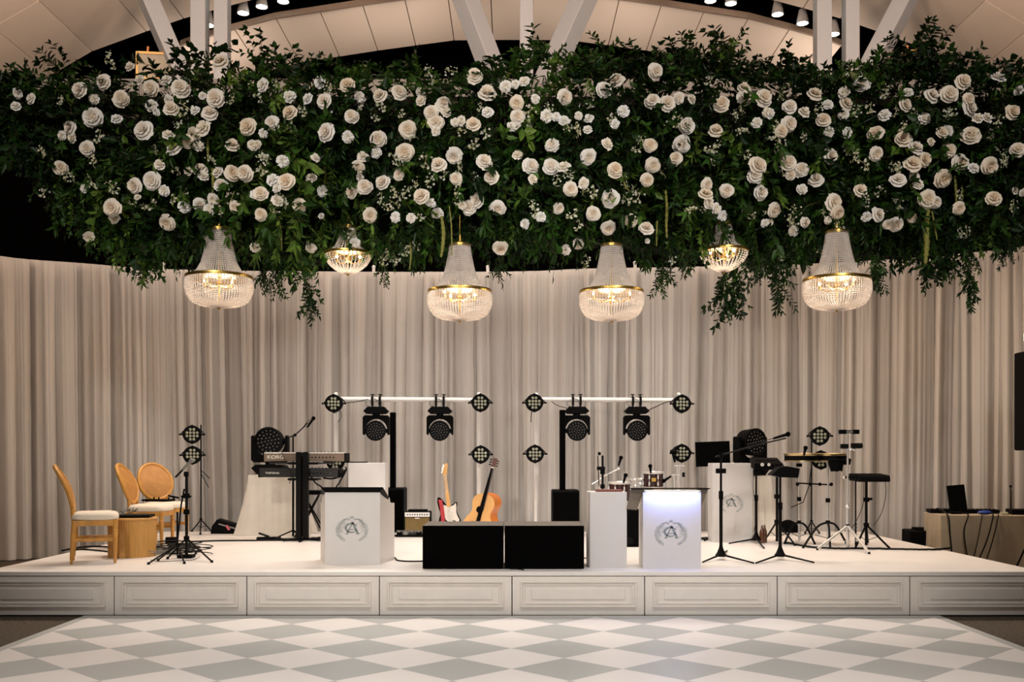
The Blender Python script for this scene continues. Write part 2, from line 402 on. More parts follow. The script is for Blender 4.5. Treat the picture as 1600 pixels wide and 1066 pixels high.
# ------------------------------------------------------------------ curtain
RZ = 4.27
rail_px = [(0, 402), (127, 413), (253, 422), (400, 425), (600, 426.5), (800, 426), (927, 421.5), (1060, 419), (1200, 416.5), (1381, 408), (1500, 398), (1600, 387)]
rail = [Vector((sx(px, (RZ - CAMZ) * FPX / (HY - py)), (RZ - CAMZ) * FPX / (HY - py), 0)) for px, py in rail_px]
rail = [Vector((-9.2, 10.6, 0)), Vector((-8.2, 12.4, 0))] + rail + [Vector((8.1, 11.6, 0)), Vector((9.0, 9.9, 0))]
RS = spline(rail, 12)
cum = [0.0]
for a, b in zip(RS[:-1], RS[1:]): cum.append(cum[-1] + (b - a).length)
cum = np.array(cum); RX = np.array([p.x for p in RS]); RY = np.array([p.y for p in RS])
def rail_s(px):
    X = RX; t = np.interp(px, 800 + RX * FPX / RY, cum); return float(t)
M_curt = mat('sheer_drape_fabric', (0.74, 0.685, 0.63), 0.85, var=0.03, scale=1.5, transl=0.22, stretch=(1, 1, 0.1))
def sheer(m):
    # single cloth lets the dark behind show through; where the cloth is doubled over it is nearly opaque
    nt = m.node_tree; L = nt.links; out = nt.nodes['Material Output']; src = out.inputs[0].links[0].from_socket
    at_ = nt.nodes.new('ShaderNodeAttribute'); at_.attribute_name = 'cloth_layers'
    tr = nt.nodes.new('ShaderNodeBsdfTransparent'); mx = nt.nodes.new('ShaderNodeMixShader')
    L.new(at_.outputs['Fac'], mx.inputs[0]); L.new(tr.outputs[0], mx.inputs[1]); L.new(src, mx.inputs[2]); L.new(mx.outputs[0], out.inputs[0])
sheer(M_curt)
rng = np.random.default_rng(7)
TOT = cum[-1]
kn = [0.0]
while kn[-1] < TOT + 1: kn.append(kn[-1] + float(rng.choice([rng.uniform(.035, .07), rng.uniform(.07, .15), rng.uniform(.15, .30)], p=[.30, .40, .30])))
kn = np.array(kn); amp = rng.uniform(.25, 1.0, len(kn)); drift = np.cumsum(rng.normal(0, .012, len(kn))); drift -= np.interp(kn, kn[::12], drift[::12]) * .7
drift2 = rng.normal(0, .02, len(kn)); amp2 = rng.uniform(.3, 1.0, len(kn))
KF = np.cumsum(rng.uniform(.028, .10, 420)); AF = rng.uniform(.1, 1.0, 420)
LY = rng.choice([.60, .76, .90, 1.0], len(kn), p=[.24, .26, .25, .25]); LY2 = rng.choice([.62, .78, .92, 1.0], len(kn))
def curtain_off(s, z):
    f = 1 - z / RZ
    k = kn + drift * f * 1.6 + drift2 * sin(f * 3) * .6
    k = np.maximum.accumulate(k + np.arange(len(k)) * 1e-5)
    i = np.clip(np.searchsorted(k, s) - 1, 0, len(k) - 2)
    w = np.maximum(k[i + 1] - k[i], 1e-4); t = np.clip((s - k[i]) / w, 0, 1)
    A = (amp[i] * (1 - f) + amp2[i] * f) * np.minimum(.12, w * .85) * (0.55 + .65 * min(1, f * 2.5))
    o = A * np.abs(np.sin(pi * t)) ** .6
    lay = LY[i] + (LY2[i] - LY[i]) * np.clip((t - .5) * 12, 0, 1) * (w > .12)
    k3 = KF + np.interp(KF, kn, drift) * f * 1.6
    i3 = np.clip(np.searchsorted(k3, s) - 1, 0, len(KF) - 2); w3 = np.maximum(k3[i3 + 1] - k3[i3], 1e-3); t3 = np.clip((s - k3[i3]) / w3, 0, 1)
    o += AF[i3] * w3 * (.42 - .20 * f) * np.abs(np.sin(pi * t3)) ** .55
    o += .025 * np.sin(s * 3.1 + 1.5 * f) + .018 * np.sin(s * 7.3 + 2 * f + 1) * f
    return o, lay
posts = [(-400, 'far left beyond the chairs'), (60, ''), (253, ''), (420, ''), (583, ''), (762, ''), (993, ''), (1205, ''), (1420, ''), (1560, ''), (2600, '')]
names = ['at the far left edge behind the stage corner', 'behind the leftmost wooden chair', 'behind the left lamp stand and cloth table', 'behind the two stacked keyboards',
         'behind the two guitars', 'behind the right tower speaker', 'behind the drum kit', 'behind the percussion stands', 'behind the black pad stand and beige table', 'at the far right edge beside the hanging speaker']
SB = [0.0] + [rail_s(p[0]) for p in posts[1:-1]] + [TOT]
Tn = np.gradient(RX, cum), np.gradient(RY, cum)
for i in range(len(SB) - 1):
    s0, s1 = SB[i], SB[i + 1]
    S = np.linspace(s0, min(s1, TOT), int((s1 - s0) / .0085) + 2); Zs = np.concatenate([[RZ + .015, RZ - .005], np.linspace(RZ - .12, .012, 24)])
    vs = []; lays = []
    for z in Zs:
        off, ly = curtain_off(S, min(z, RZ)); off = off * (0.25 if z > RZ - .01 else 1); lays.append(np.maximum(ly, .97) if z > RZ - .01 else ly)
        x = np.interp(S, cum, RX); y = np.interp(S, cum, RY); tx = np.interp(S, cum, Tn[0]); ty = np.interp(S, cum, Tn[1])
        n_ = np.hypot(tx, ty); vs.append(np.stack([x + ty / n_ * off, y - tx / n_ * off, np.full_like(x, z)], 1))
    V = np.concatenate(vs); nc = len(S); nr = len(Zs)
    a = (np.arange(nr - 1)[:, None] * nc + np.arange(nc - 1)[None]).ravel()
    F = np.stack([a, a + 1, a + nc + 1, a + nc], 1)
    me = bpy.data.meshes.new('sheer_drape'); me.from_pydata(V.tolist(), [], F.tolist()); me.materials.append(M_curt)
    me.polygons.foreach_set('use_smooth', [True] * len(me.polygons)); me.update()
    at2 = me.attributes.new('cloth_layers', 'FLOAT', 'POINT'); at2.data.foreach_set('value', np.concatenate(lays).astype(np.float32))
    o = bpy.data.objects.new('sheer_drape', me); COL.objects.link(o)
    tag(o, 'pleated off-white sheer drape ' + names[i], 'curtain', 'sheer drape panels around the stage')
# rail tube inside the hem, carried on slim uprights
rt = thing('drape_rail', 'curved pipe rail carrying the sheer drapes', 'rail', (0, 0, 0))
MB().tube([Vector((p.x, p.y + .045, RZ + .0)) for p in RS[::3]], .018, 8).ob('pipe', M_whitep, rt)
for px in (253, 583, 762, 993, 1205, 1420):
    s = rail_s(px); x = float(np.interp(s, cum, RX)); y = float(np.interp(s, cum, RY)) + .06
    MB().cyl((x, y, 0.0), (x, y, RZ + .09), .024, n=10).ob('upright_post', M_whitep, rt)
    MB().ball((x, y, RZ + .10), .03, 10, 6).ob('post_cap', M_whitep, rt)
# ------------------------------------------------------------------ chandeliers
M_bead = mat('crystal_beads', (0.96, 0.90, 0.85), 0.15, var=0.03, scale=200, spec=0.8, transl=0.6)
M_flame = mat('candle_bulb_glow', (1, 0.9, 0.7), 0.3, emit=(1.0, 0.78, 0.50), es=22)
def bead_strand(mb, pts, rb, gap):
    """octahedral cut beads threaded along a path"""
    pts = [Vector(p) for p in pts]; seg = [(b - a).length for a, b in zip(pts[:-1], pts[1:])]; L = sum(seg)
    n = max(2, int(L / gap)); c = np.concatenate([[0], np.cumsum(seg)])
    P = np.array([tuple(p) for p in pts])
    for k in range(n + 1):
        s = L * k / n; q = [float(np.interp(s, c, P[:, j])) for j in range(3)]
        x, y, z = q; r = rb
        b = len(mb.v)
        mb.v += [Vector((x, y, z + r * 1.2))] + [Vector((x + r * cos(pi / 2.5 * j), y + r * sin(pi / 2.5 * j), z)) for j in range(5)] + [Vector((x, y, z - r * 1.2))]
        mb.f += [(b, b + 1 + j, b + 1 + (j + 1) % 5) for j in range(5)] + [(b + 6, b + 1 + (j + 1) % 5, b + 1 + j) for j in range(5)]
def chandelier(kind, label, group):
    """local origin at the centre of the big ring"""
    t = thing('chandelier', label, 'chandelier', group=group)
    if kind == 'big':
        R, rt, H, Hb, n1, n2, rb = .32, .105, .47, .30, 58, 70, .0098
        low = [(R, 0), (R * 1.03, -.05), (R * 1.03, -.12), (R * .97, -.18), (R * .86, -.235), (R * .66, -.268), (R * .34, -.285), (.03, -.292)]
        up = [(rt, H), (rt * 1.12, H * .8), (rt * 1.35, H * .55), (rt * 1.65, H * .3), (rt * 2.1, H * .12), (R * .86, .015)]
    else:
        R, rt, H, Hb, n1, n2, rb = .245, .075, .28, .20, 28, 34, .0100
        low = [(R, 0), (R * .97, -.05), (R * .82, -.11), (R * .58, -.16), (R * .32, -.195), (.03, -.205)]
        up = [(rt, H), (rt * 1.12, H * .75), (rt * 1.4, H * .5), (rt * 1.85, H * .25), (R * .86, .012)]
    def path(prof, a): return [Vector((r * cos(a), r * sin(a), z)) for r, z in prof]
    mb = MB()
    mb.lathe([(R - .006, -.014), (R + .008, -.014), (R + .012, 0), (R + .008, .016), (R - .006, .016), (R - .006, -.014)], 64)
    mb.ob('ring_band', M_gold, t)
    MB().lathe([(rt + .006, H - .008), (rt + .010, H + .02), (rt * .6, H + .04), (.02, H + .05), (.012, H + .12), (.0001, H + .12)], 32).ob('top_cap', M_gold, t)
    mb = MB()
    for i in range(n1): bead_strand(mb, path(up, 2 * pi * i / n1), rb, rb * 2.1)
    mb.ob('upper_bead_strands', M_bead, t, smooth=False)
    mb = MB()
    for i in range(n2): bead_strand(mb, path(low, 2 * pi * (i + .5) / n2), rb, rb * 2.15)
    if kind == 'big':
        for i in range(n2):
            a = 2 * pi * i / n2
            bead_strand(mb, [Vector((R * 1.0 * cos(a), R * sin(a), -.01)), Vector((R * .97 * cos(a), R * .97 * sin(a), -.09))], rb * .8, rb * 2)
    mb.ob('lower_bead_strands', M_bead, t, smooth=False)
    mb = MB(); mb.cyl((0, 0, -Hb * .92), (0, 0, H), .007, n=8)
    mb.lathe([(.0001, -.085), (.03, -.08), (.035, -.06), (.018, -.04), (.018, -.02), (.03, -.01), (.0001, 0)], 14)
    mb.ob('centre_stem', M_gold, t)
    MB().lathe([(.0001, low[-1][1] - .035), (.014, low[-1][1] - .028), (.008, low[-1][1] - .012), (.035, low[-1][1] + .004), (.0001, low[-1][1] + .012)], 14).ob('finial', M_gold, t)
    nb = 4 if kind == 'big' else 3
    for i in range(nb):
        a = 2 * pi * i / nb + .6; r = R * .58; c, s_ = cos(a), sin(a)
        arm = MB().tube(spline([(0, 0, -.07), (r * .5 * c, r * .5 * s_, -.10), (r * c, r * s_, -.065)], 5), .006, 6)
        arm.cyl((r * c, r * s_, -.075), (r * c, r * s_, -.035), .013, n=10)
        o = arm.ob('candle_arm', M_gold, t)
        MB().ball((r * c, r * s_, -.008), .017, 8, 6, (1, 1, 1.6)).ob('candle_bulb', M_flame, o)
    # suspension cable up into the flowers
    MB().cyl((0, 0, H + .05), (0, 0, H + .32), .004, n=6).ob('suspension_cable', M_gold, t)
    l = bpy.data.lights.new('chandelier_light', 'POINT'); l.energy = 20 if kind == 'big' else 10; l.color = (1, .80, .60); l.shadow_soft_size = .14
    lo = bpy.data.objects.new('chandelier_light', l); COL.objects.link(lo); lo.parent = t; lo.location = (0, 0, -.10)
    return t
cb = chandelier('big', 'tall beaded crystal chandelier over the front-left podium, third from the left edge', 'tall beaded chandeliers')
cb.location = at(718.5, 456, 9.25); cb.scale = (.9,) * 3
d_ = [(955.5, 456.5, 9.25, .9, 'tall beaded crystal chandelier over the short white box, right of the middle pair'),
      (342.5, 434, 9.05, .91, 'tall beaded crystal chandelier over the left lamp stand, leftmost of all'),
      (1307.5, 438, 9.05, .91, 'tall beaded crystal chandelier over the percussion stands, rightmost of all')]
cb['label'] = 'tall beaded crystal chandelier over the two guitars, left of the middle pair'
for px, py, d, sc, lb in d_: dup(cb, lb, at(px, py, d), 0.4 * len(lb), scale=sc)
cs = chandelier('small', 'small beaded chandelier with dark gaps, hanging over the two keyboards', 'small beaded chandeliers')
cs.location = at(543.5, 397, 9.35); cs.scale = (.88,) * 3
dup(cs, 'small beaded chandelier with dark gaps, hanging over the lit monogram podium', at(1131, 392.5, 9.3), .5, scale=.9)

# ------------------------------------------------------------------ podiums with the monogram
BW = [1.0]
def crest(parent, cx, y, cz, s=1.0):
    mb = MB(); e = .0012; BW[0] = 1.35; S0 = s; s = s * 1.18
    def stroke(pts, w):
        pts = [Vector((p[0] * s + cx, 0, p[1] * s + cz)) for p in pts]
        n = len(pts); w = w if isinstance(w, list) else [w] * n; w = [q * BW[0] for q in w]
        vs = []
        for i, p in enumerate(pts):
            t = (pts[min(i + 1, n - 1)] - pts[max(i - 1, 0)]).normalized(); q = Vector((-t.z, 0, t.x)) * w[i] * s / 2
            vs += [p + q + Vector((0, y, 0)), p - q + Vector((0, y, 0))]
        m = len(vs); vs += [v + Vector((0, -e, 0)) for v in vs]
        fs = []
        for i in range(n - 1):
            a = 2 * i; fs += [(m + a, m + a + 1, m + a + 3, m + a + 2), (a, m + a, m + a + 2, a + 2), (a + 1, a + 3, m + a + 3, m + a + 1)]
        mb.add(vs, fs)
    # A with serifs
    stroke([(-.040, -.040), (.006, .046)], .006); stroke([(.004, .048), (.046, -.040)], .012)
    stroke([(-.052, -.041), (-.026, -.041)], .004); stroke([(.030, -.041), (.062, -.041)], .004)
    stroke([(-.022, -.008), (.030, -.008)], .004)
    # C round it, with curled ends
    arc = [(.002 + .045 * cos(a) - .004, .004 + .034 * sin(a)) for a in np.linspace(radians(42), radians(318), 20)]
    stroke(arc, [.003 + .009 * sin(pi * i / 19) for i in range(20)])
    stroke([(.028, .026), (.038, .018), (.034, .034)], .004); stroke([(.028, -.018), (.040, -.012)], .004)
    stroke([(-.05, 0), (-.062, .006), (-.05, .014)], .003)
    mono = mb.ob('monogram', M_ink, parent, smooth=False)
    mb2 = MB(); mb = mb2; BW[0] = .8; s = S0 * 1.08
    rg = random.Random(3)
    M_ = M_ink2
    def leaf(x, z, a, L, w):
        c, s2 = cos(a), sin(a); pts = [(0, 0), (L * .4, w), (L, 0), (L * .4, -w)]
        vs = [Vector((cx + s * (x + px * c - pz * s2), y, cz + s * (z + px * s2 + pz * c))) for px, pz in pts]
        vs += [v + Vector((0, -e, 0)) for v in vs]
        mb.add(vs, [(4, 5, 6, 7), (0, 1, 5, 4), (1, 2, 6, 5), (2, 3, 7, 6), (3, 0, 4, 7)])
    for sd in (-1, 1):
        arcp = [(sd * .122 * cos(a), -.015 + .098 * sin(a)) for a in np.linspace(radians(-62), radians(52), 16)]
        stroke(arcp, .0022)
        for i, (x, z) in enumerate(arcp):
            a = math.atan2(z + .015, x * 1) + sd * pi / 2
            for k in (-1, 1): leaf(x, z, a + k * rg.uniform(.5, 1.0), rg.uniform(.018, .030), rg.uniform(.0035, .006))
            if 6 < i < 15:
                leaf(x - sd * .014, z - .004, a + sd * rg.uniform(.3, 1.1), rg.uniform(.016, .034), .004)
                leaf(x - sd * .03, z - .01, a + sd * rg.uniform(.2, 1.2), rg.uniform(.014, .028), .0035)
        for i in range(7): leaf(sd * (.012 + i * .0085), .083 - .004 * abs(i - 2), (0 if sd > 0 else pi) + rg.uniform(-.7, .7), .02, .0045)
        stroke([(sd * .01, .085), (sd * .04, .079), (sd * .07, .084)], .002)
    for i in range(5): leaf(0, .085, radians(30 + 30 * i), .026, .004)
    for i in range(5): leaf(0, .048, radians(20 + 35 * i), .014, .003)
    o = mb.ob('crest_wreath', M_, parent, smooth=False)
M_ink2 = mat('pale_grey_print', (0.42, 0.43, 0.42), 0.6)
M_edge = mat('panel_edge_grey', (0.30, 0.27, 0.24), 0.6)
M_wing = mat('dark_taupe_board', (0.16, 0.12, 0.085), 0.55)
def podium(label, pxl, pxr, pyt, d, lit=False, splay=(.02, .02)):
    x0, x1 = sx(pxl, d), sx(pxr, d); cx = (x0 + x1) / 2; w = x1 - x0; h = zz(pyt, d) - SZ; D = .46
    t = thing('podium', label, 'podium', (cx, d, SZ), 0, 'monogrammed podiums at the stage front')
    MB().box((0, .010, h / 2), (w, .020, h)).ob('front_board', M_white, t, smooth=False, bevel=.002)
    for sgn, sp in ((-1, splay[0]), (1, splay[1])):
        xa, xb = sgn * (w / 2 - .004), sgn * (w / 2 + sp)
        vs = []
        for th in (0, -.016 * sgn):
            vs += [(xa + th, .021, 0), (xb + th, D, 0), (xb + th, D, h * .80), (xb + th * 1 - sgn * sp * .3, D * .72, h * .81), (xb + th - sgn * sp * .35, D * .66, h * .88), (xa + th, .021, h - .012)]
        MB().add(vs, [(0, 1, 2, 3, 4, 5), (11, 10, 9, 8, 7, 6)] + [(i, (i + 1) % 6, 6 + (i + 1) % 6, 6 + i) for i in range(6)]).ob('side_board', M_white, t, smooth=False)
    return t, cx, w, h
p1, cx, w, h = podium('white monogrammed podium with black slanted top, left of the two black subwoofers', 507.5, 594, 766, 9.73, splay=(.13, .085))
crest(p1, -.005, -.0005, h * .485, 1.08)
# slanted black desk with a dark lip
MB().add([(-w / 2 - .04, -.012, h + .030), (w / 2 + .03, -.012, h + .030), (w / 2 + .055, .33, h - .10), (-w / 2 - .06, .33, h - .10),
          (-w / 2 - .0, -.012, h - .018), (w / 2 + .0, -.012, h - .018), (w / 2 + .05, .33, h - .14), (-w / 2 - .05, .33, h - .14)],
         [(0, 1, 2, 3), (7, 6, 5, 4), (0, 4, 5, 1), (1, 5, 6, 2), (2, 6, 7, 3), (3, 7, 4, 0)]).ob('desk_top', M_black, p1, smooth=False, bevel=.003)
p2, cx, w, h = podium('white monogrammed podium glowing blue under its top edge', 1004.5, 1095.5, 769, 9.36, splay=(-.02, .0))
MB().add([(-w / 2, .021, 0), (-w / 2 - .055, .42, 0), (-w / 2 - .055, .42, h * .70), (-w / 2, .021, h - .02)], [(0, 1, 2, 3)])
crest(p2, -.01, -.0005, h * .475, 1.05)
MB().box((0, -.016, h + .010), (w - .02, .036, .014)).ob('light_bar', M_chrome, p2, smooth=False, bevel=.003)
M_led = mat('blue_white_strip', (1, 1, 1), 0.4, emit=(0.55, 0.65, 1.0), es=5)
MB().box((0, -.030, h + .0005), (w - .06, .006, .004)).ob('led_strip', M_led, p2, smooth=False)
l = bpy.data.lights.new('podium_strip_light', 'AREA'); l.shape = 'RECTANGLE'; l.size = w - .06; l.size_y = .03; l.energy = 2.4; l.color = (.20, .30, 1.0)
lo = bpy.data.objects.new('podium_strip_light', l); COL.objects.link(lo); lo.parent = p2; lo.location = (0, -.060, h - .006); lo.rotation_euler = (radians(20), 0, 0)
for pts_, nm in ((((-w / 2 - .10, h + .026), (-w / 2 + .01, h + .026), (-w / 2 + .01, h - .02), (-w / 2 - .045, h - .175), (-w / 2 - .14, h - .165)), 'side_wing'),
                 (((w / 2 - .01, h + .026), (w / 2 + .085, h + .026), (w / 2 + .005, h - .175), (w / 2 - .01, h - .17)), 'side_wing')):
    MB().prism(pts_, .09, .12).ob(nm, M_wing, p2, smooth=False)
MB().box((-.005, .10, h + .030), (w + .19, .16, .008)).ob('desk_top', M_black, p2, smooth=False)
# third, tall and narrow podium farther back
d = 12.22; x0, x1 = sx(1113.5, d), sx(1177, d); h3 = zz(724, d) - SZ
p3 = thing('podium', 'tall narrow white podium with grey monogram, behind the front microphone stand', 'podium', ((x0 + x1) / 2, d, SZ), 0, 'monogrammed podiums')
MB().box((0, .15, h3 / 2), (x1 - x0, .30, h3)).ob('body', M_white, p3, smooth=False, bevel=.004)
crest(p3, -.02, -.0005, h3 * .50, 1.0)
# plain white boxes
d = 9.48; x0, x1 = sx(920, d), sx(979.5, d); hb = zz(769, d) - SZ
wb = thing('display_pedestal', 'plain narrow white box between the subwoofers and the lit podium', 'pedestal', ((x0 + x1) / 2, d, SZ))
MB().box((0, .17, hb / 2), (x1 - x0, .34, hb)).ob('body', M_white, wb, smooth=False, bevel=.003)
MB().box((-(x1 - x0) / 2 + .006, -.003, hb / 2), (.010, .006, hb)).ob('edge_strip', M_edge, wb, smooth=False)
M_redb = mat('dark_red_cover', (0.16, 0.03, 0.02), 0.5)
tb = MB().box((0, 0, .009), (.25, .18, .018)).ob('red_folder', M_redb, None, smooth=False, bevel=.003)
tb.location = (sx(953, d), d + .12, SZ + hb + .001); tag(tb, 'dark red folder lying on the narrow white box', 'folder')
d = 12.6; x0, x1 = sx(544, d), sx(602, d); hb = zz(723.5, d) - SZ
wb2 = thing('display_pedestal', 'plain tall white box behind the left podium, dark tablet on top', 'pedestal', ((x0 + x1) / 2, d, SZ))
MB().box((0, .15, hb / 2), (x1 - x0, .30, hb)).ob('body', M_white, wb2, smooth=False, bevel=.004)
tb = MB().box((0, 0, .007), (.24, .16, .014)).ob('tablet', M_black, None, smooth=False, bevel=.003)
tb.location = (sx(557, d), d + .09, SZ + hb + .001); tag(tb, 'black tablet lying on the tall white box behind the left podium', 'tablet')

# ------------------------------------------------------------------ loudspeakers
def subwoofer(px0, px1, label):
    d = 9.34; x0, x1 = sx(px0, d), sx(px1, d); h = zz(821.5, d) - SZ
    t = thing('subwoofer', label, 'speaker', ((x0 + x1) / 2, d, SZ), 0, 'low black subwoofers at the stage front')
    w = x1 - x0 - .006
    MB().box((0, .31, h / 2 + .008), (w, .60, h - .016)).ob('cabinet', M_subtop, t, smooth=False, bevel=.006)
    MB().box((0, .006, h / 2 + .002), (w + .002, .024, h - .008)).ob('front_grille', M_blackg, t, smooth=False, bevel=.004)
    mb = MB()
    for xx in (-w / 2 + .05, w / 2 - .05):
        for yy in (.08, .55): mb.cyl((xx, yy, 0), (xx, yy, .02), .02, n=10)
    for k in range(4): 
        mb = MB().cyl(((-1) ** k * (w / 2 - .05), .08 if k < 2 else .55, 0), ((-1) ** k * (w / 2 - .05), .08 if k < 2 else .55, .018), .02, n=10); mb.ob('rubber_foot', M_rubber, t)
    return t
subwoofer(660, 787, 'low black subwoofer beside the left podium, left of the touching pair')
subwoofer(788, 913, 'low black subwoofer beside the narrow white box, right of the touching pair')
def tower(px0, px1, pc, d, ytop, ysub, label, off):
    x = sx((px0 + px1) / 2, d); w = sx(px1, d) - sx(px0, d); h = zz(ysub, d) - SZ; H = zz(ytop, d) - SZ; xc = sx(pc, d) - x
    t = thing('column_loudspeaker', label, 'speaker', (x, d, SZ), 0, 'tall black column loudspeakers')
    MB().box((0, .22, h / 2 + .005), (w, .44, h - .01)).ob('bass_cabinet', M_black, t, smooth=False, bevel=.02)
    MB().box((0, -.004, h / 2), (w * .9, .012, h * .9)).ob('bass_grille', M_blackg, t, smooth=False, bevel=.006)
    MB().box((xc, .12, h + (H - h) / 2), (.078, .09, H - h)).ob('column_array', M_black, t, smooth=False, bevel=.01)
    MB().box((xc, .072, h + (H - h) / 2), (.064, .006, H - h - .03)).ob('column_grille', M_blackg, t, smooth=False)
tower(596, 631, 612.5, 13.75, 644, 763, 'black column loudspeaker standing behind the left podium', 0)
tower(863, 905.5, 879.5, 13.05, 640, 766, 'black column loudspeaker standing behind the right subwoofer', 0)
# hanging line speaker at the right frame edge
d = 11.6; x = sx(1622, d)
t = thing('line_array_speaker', 'black speaker column at the far right edge in front of the drapes', 'speaker', (x, d, 0))
z0, z1 = zz(704, d), zz(548, d)
MB().box((0, .15, (z0 + z1) / 2), (.27, .3, z1 - z0)).ob('cabinet', M_black, t, smooth=False, bevel=.02)
MB().box((0, -.004, (z0 + z1) / 2), (.24, .01, z1 - z0 - .05)).ob('grille', M_blackg, t, smooth=False)
MB().cyl((0, .15, 0.03), (0, .15, z0), .018, n=10).ob('pole', M_blackm, t)
for k in range(3):
    a = 2 * pi * k / 3 + .5
    MB().cyl((0, .15, .55), (.22 * cos(a), .15 + .22 * sin(a), .0), .011, n=8).ob('leg', M_blackm, t)
M_green = mat('green_indicator', (1, 1, 1), .4, emit=(.7, 1, .8), es=6)
MB().box((-.08, .1, z1 + .17), (.05, .03, .09)).ob('signal_lamp', M_green, t, smooth=False)
MB().cyl((-.08, .1, z1 - .01), (-.08, .1, z1 + .14), .006, n=6).ob('lamp_stem', M_blackm, t)

# ------------------------------------------------------------------ stage lights
def par(parent, name='par_light'):
    """a flat LED par facing the audience, origin at the centre of its face"""
    R = .118; out = []
    for k in range(48):
        a = 2 * pi * k / 48; r = R * (1 + .16 * max(0, cos(2 * a * 2)) ** 10 * .6)
        out.append((r * cos(a), r * sin(a)))
    t = parent
    MB().prism(out, 0.0, .07).ob('housing', M_black, t, smooth=False, bevel=.004)
    MB().cyl((0, .07, 0), (0, .12, 0), R * .75, R * .5, 20).ob('rear_cap', M_black, t)
    mb = MB()
    for x, z in [(-.5, 1.5), (.5, 1.5)] + [(i - 1.5, .5) for i in range(4)] + [(i - 1.5, -.5) for i in range(4)] + [(-.5, -1.5), (.5, -1.5)]:
        mb.lathe([(.0185, 0), (.0175, .004), (.010, .008), (.0001, .010)], 12, Matrix.Translation((x * .043, -.001, z * .043)) @ Matrix.Rotation(pi / 2, 4, 'X'))
    mb.ob('lens_cluster', M_lens, t)
    mb = MB()
    for s_ in (-1, 1):
        mb.cyl((s_ * R, .03, 0), (s_ * (R + .032), .03, 0), .010, n=8); mb.ball((s_ * (R + .035), .03, 0), .014, 8, 5)
    mb.ob('tilt_knobs', M_black, t)
    mb = MB(); mb.tube([(-R - .018, .04, 0), (-R - .02, .10, .02), (-R * .7, .14, R * .65), (0, .14, R + .0), (R * .7, .14, R * .65), (R + .02, .10, .02), (R + .02, .04, 0)], .008, 6)
    mb.ob('yoke', M_black, t)
    return t
par0 = None
def place_par(px, py, d, label, sc=1.0, rz=0.0, group='round par lights with twelve lenses'):
    global par0
    if par0 is None:
        par0 = thing('par_light', label, 'stage light', group=group); par(par0); o = par0
    else: o = dup(par0, label, group=group)
    o.location = at(px, py, d); o.rotation_euler = (0, 0, rz); o.scale = (sc,) * 3; return o
DP = 13.25
for px, py, lb in ((521, 630.5, 'round par light at the left end of the left light bar'), (750.5, 629.5, 'round par light at the right end of the left light bar'),
                   (835, 629.5, 'round par light at the left end of the right light bar'), (1066, 631, 'round par light at the right end of the right light bar'),
                   (751, 710.5, 'lower round par light on the pole above the acoustic guitar'), (836, 709.5, 'lower round par light on the pole left of the right tower speaker'),
                   (1066, 708.5, 'lower round par light beside the black monitor'), (523.5, 722, 'lower round par light half hidden behind the upper keyboard')):
    place_par(px, py, DP, lb)
place_par(300, 679, 13.0, 'upper par light on the left tripod behind the chairs', 1.0, .25)
place_par(300.5, 711.5, 13.0, 'lower par light on the left tripod behind the chairs', 1.0, .25)
place_par(1281, 681.5, 13.0, 'upper par light behind the percussion drums', 1.02, -.25)
place_par(1283, 719, 13.1, 'lower par light hidden partly by the percussion drums', 1.02, -.2)
# light bars on white posts
def light_bar(px0, px1, py, posts_, label):
    d = DP + .17; a = at(px0, py, d); b = at(px1, py + 1.5, d)
    t = thing('light_bar', label, 'light stand', (a.x, d, SZ), 0, 'white covered T light stands')
    m = (a + b) / 2; 
    MB().tube([Vector((0, 0, a.z - SZ)), Vector(((b.x - a.x) / 2, 0, a.z - SZ - .004)), Vector((b.x - a.x, 0, b.z - SZ))], .032, 10).ob('crossbar', M_whitep, t)
    for p in posts_:
        x = sx(p, d) - a.x
        MB().cyl((x, .03, .02), (x, .03, zz(py + 1, d) - SZ - .028), .030, n=12).ob('post', M_postc, t)
        MB().cyl((x, .03, 0), (x, .03, .02), .20, n=28).ob('base_plate', M_whitep, t)
        MB().ball((x, .03, zz(py - 8, d) - SZ), .028, 10, 6).ob('post_cap', M_whitep, t)
    return t
light_bar(521, 751, 624, (524.5, 748), 'white covered light bar across the left, carrying two hanging moving heads')
light_bar(837, 1064, 624.5, (838, 1061), 'white covered light bar across the right, carrying two hanging moving heads')
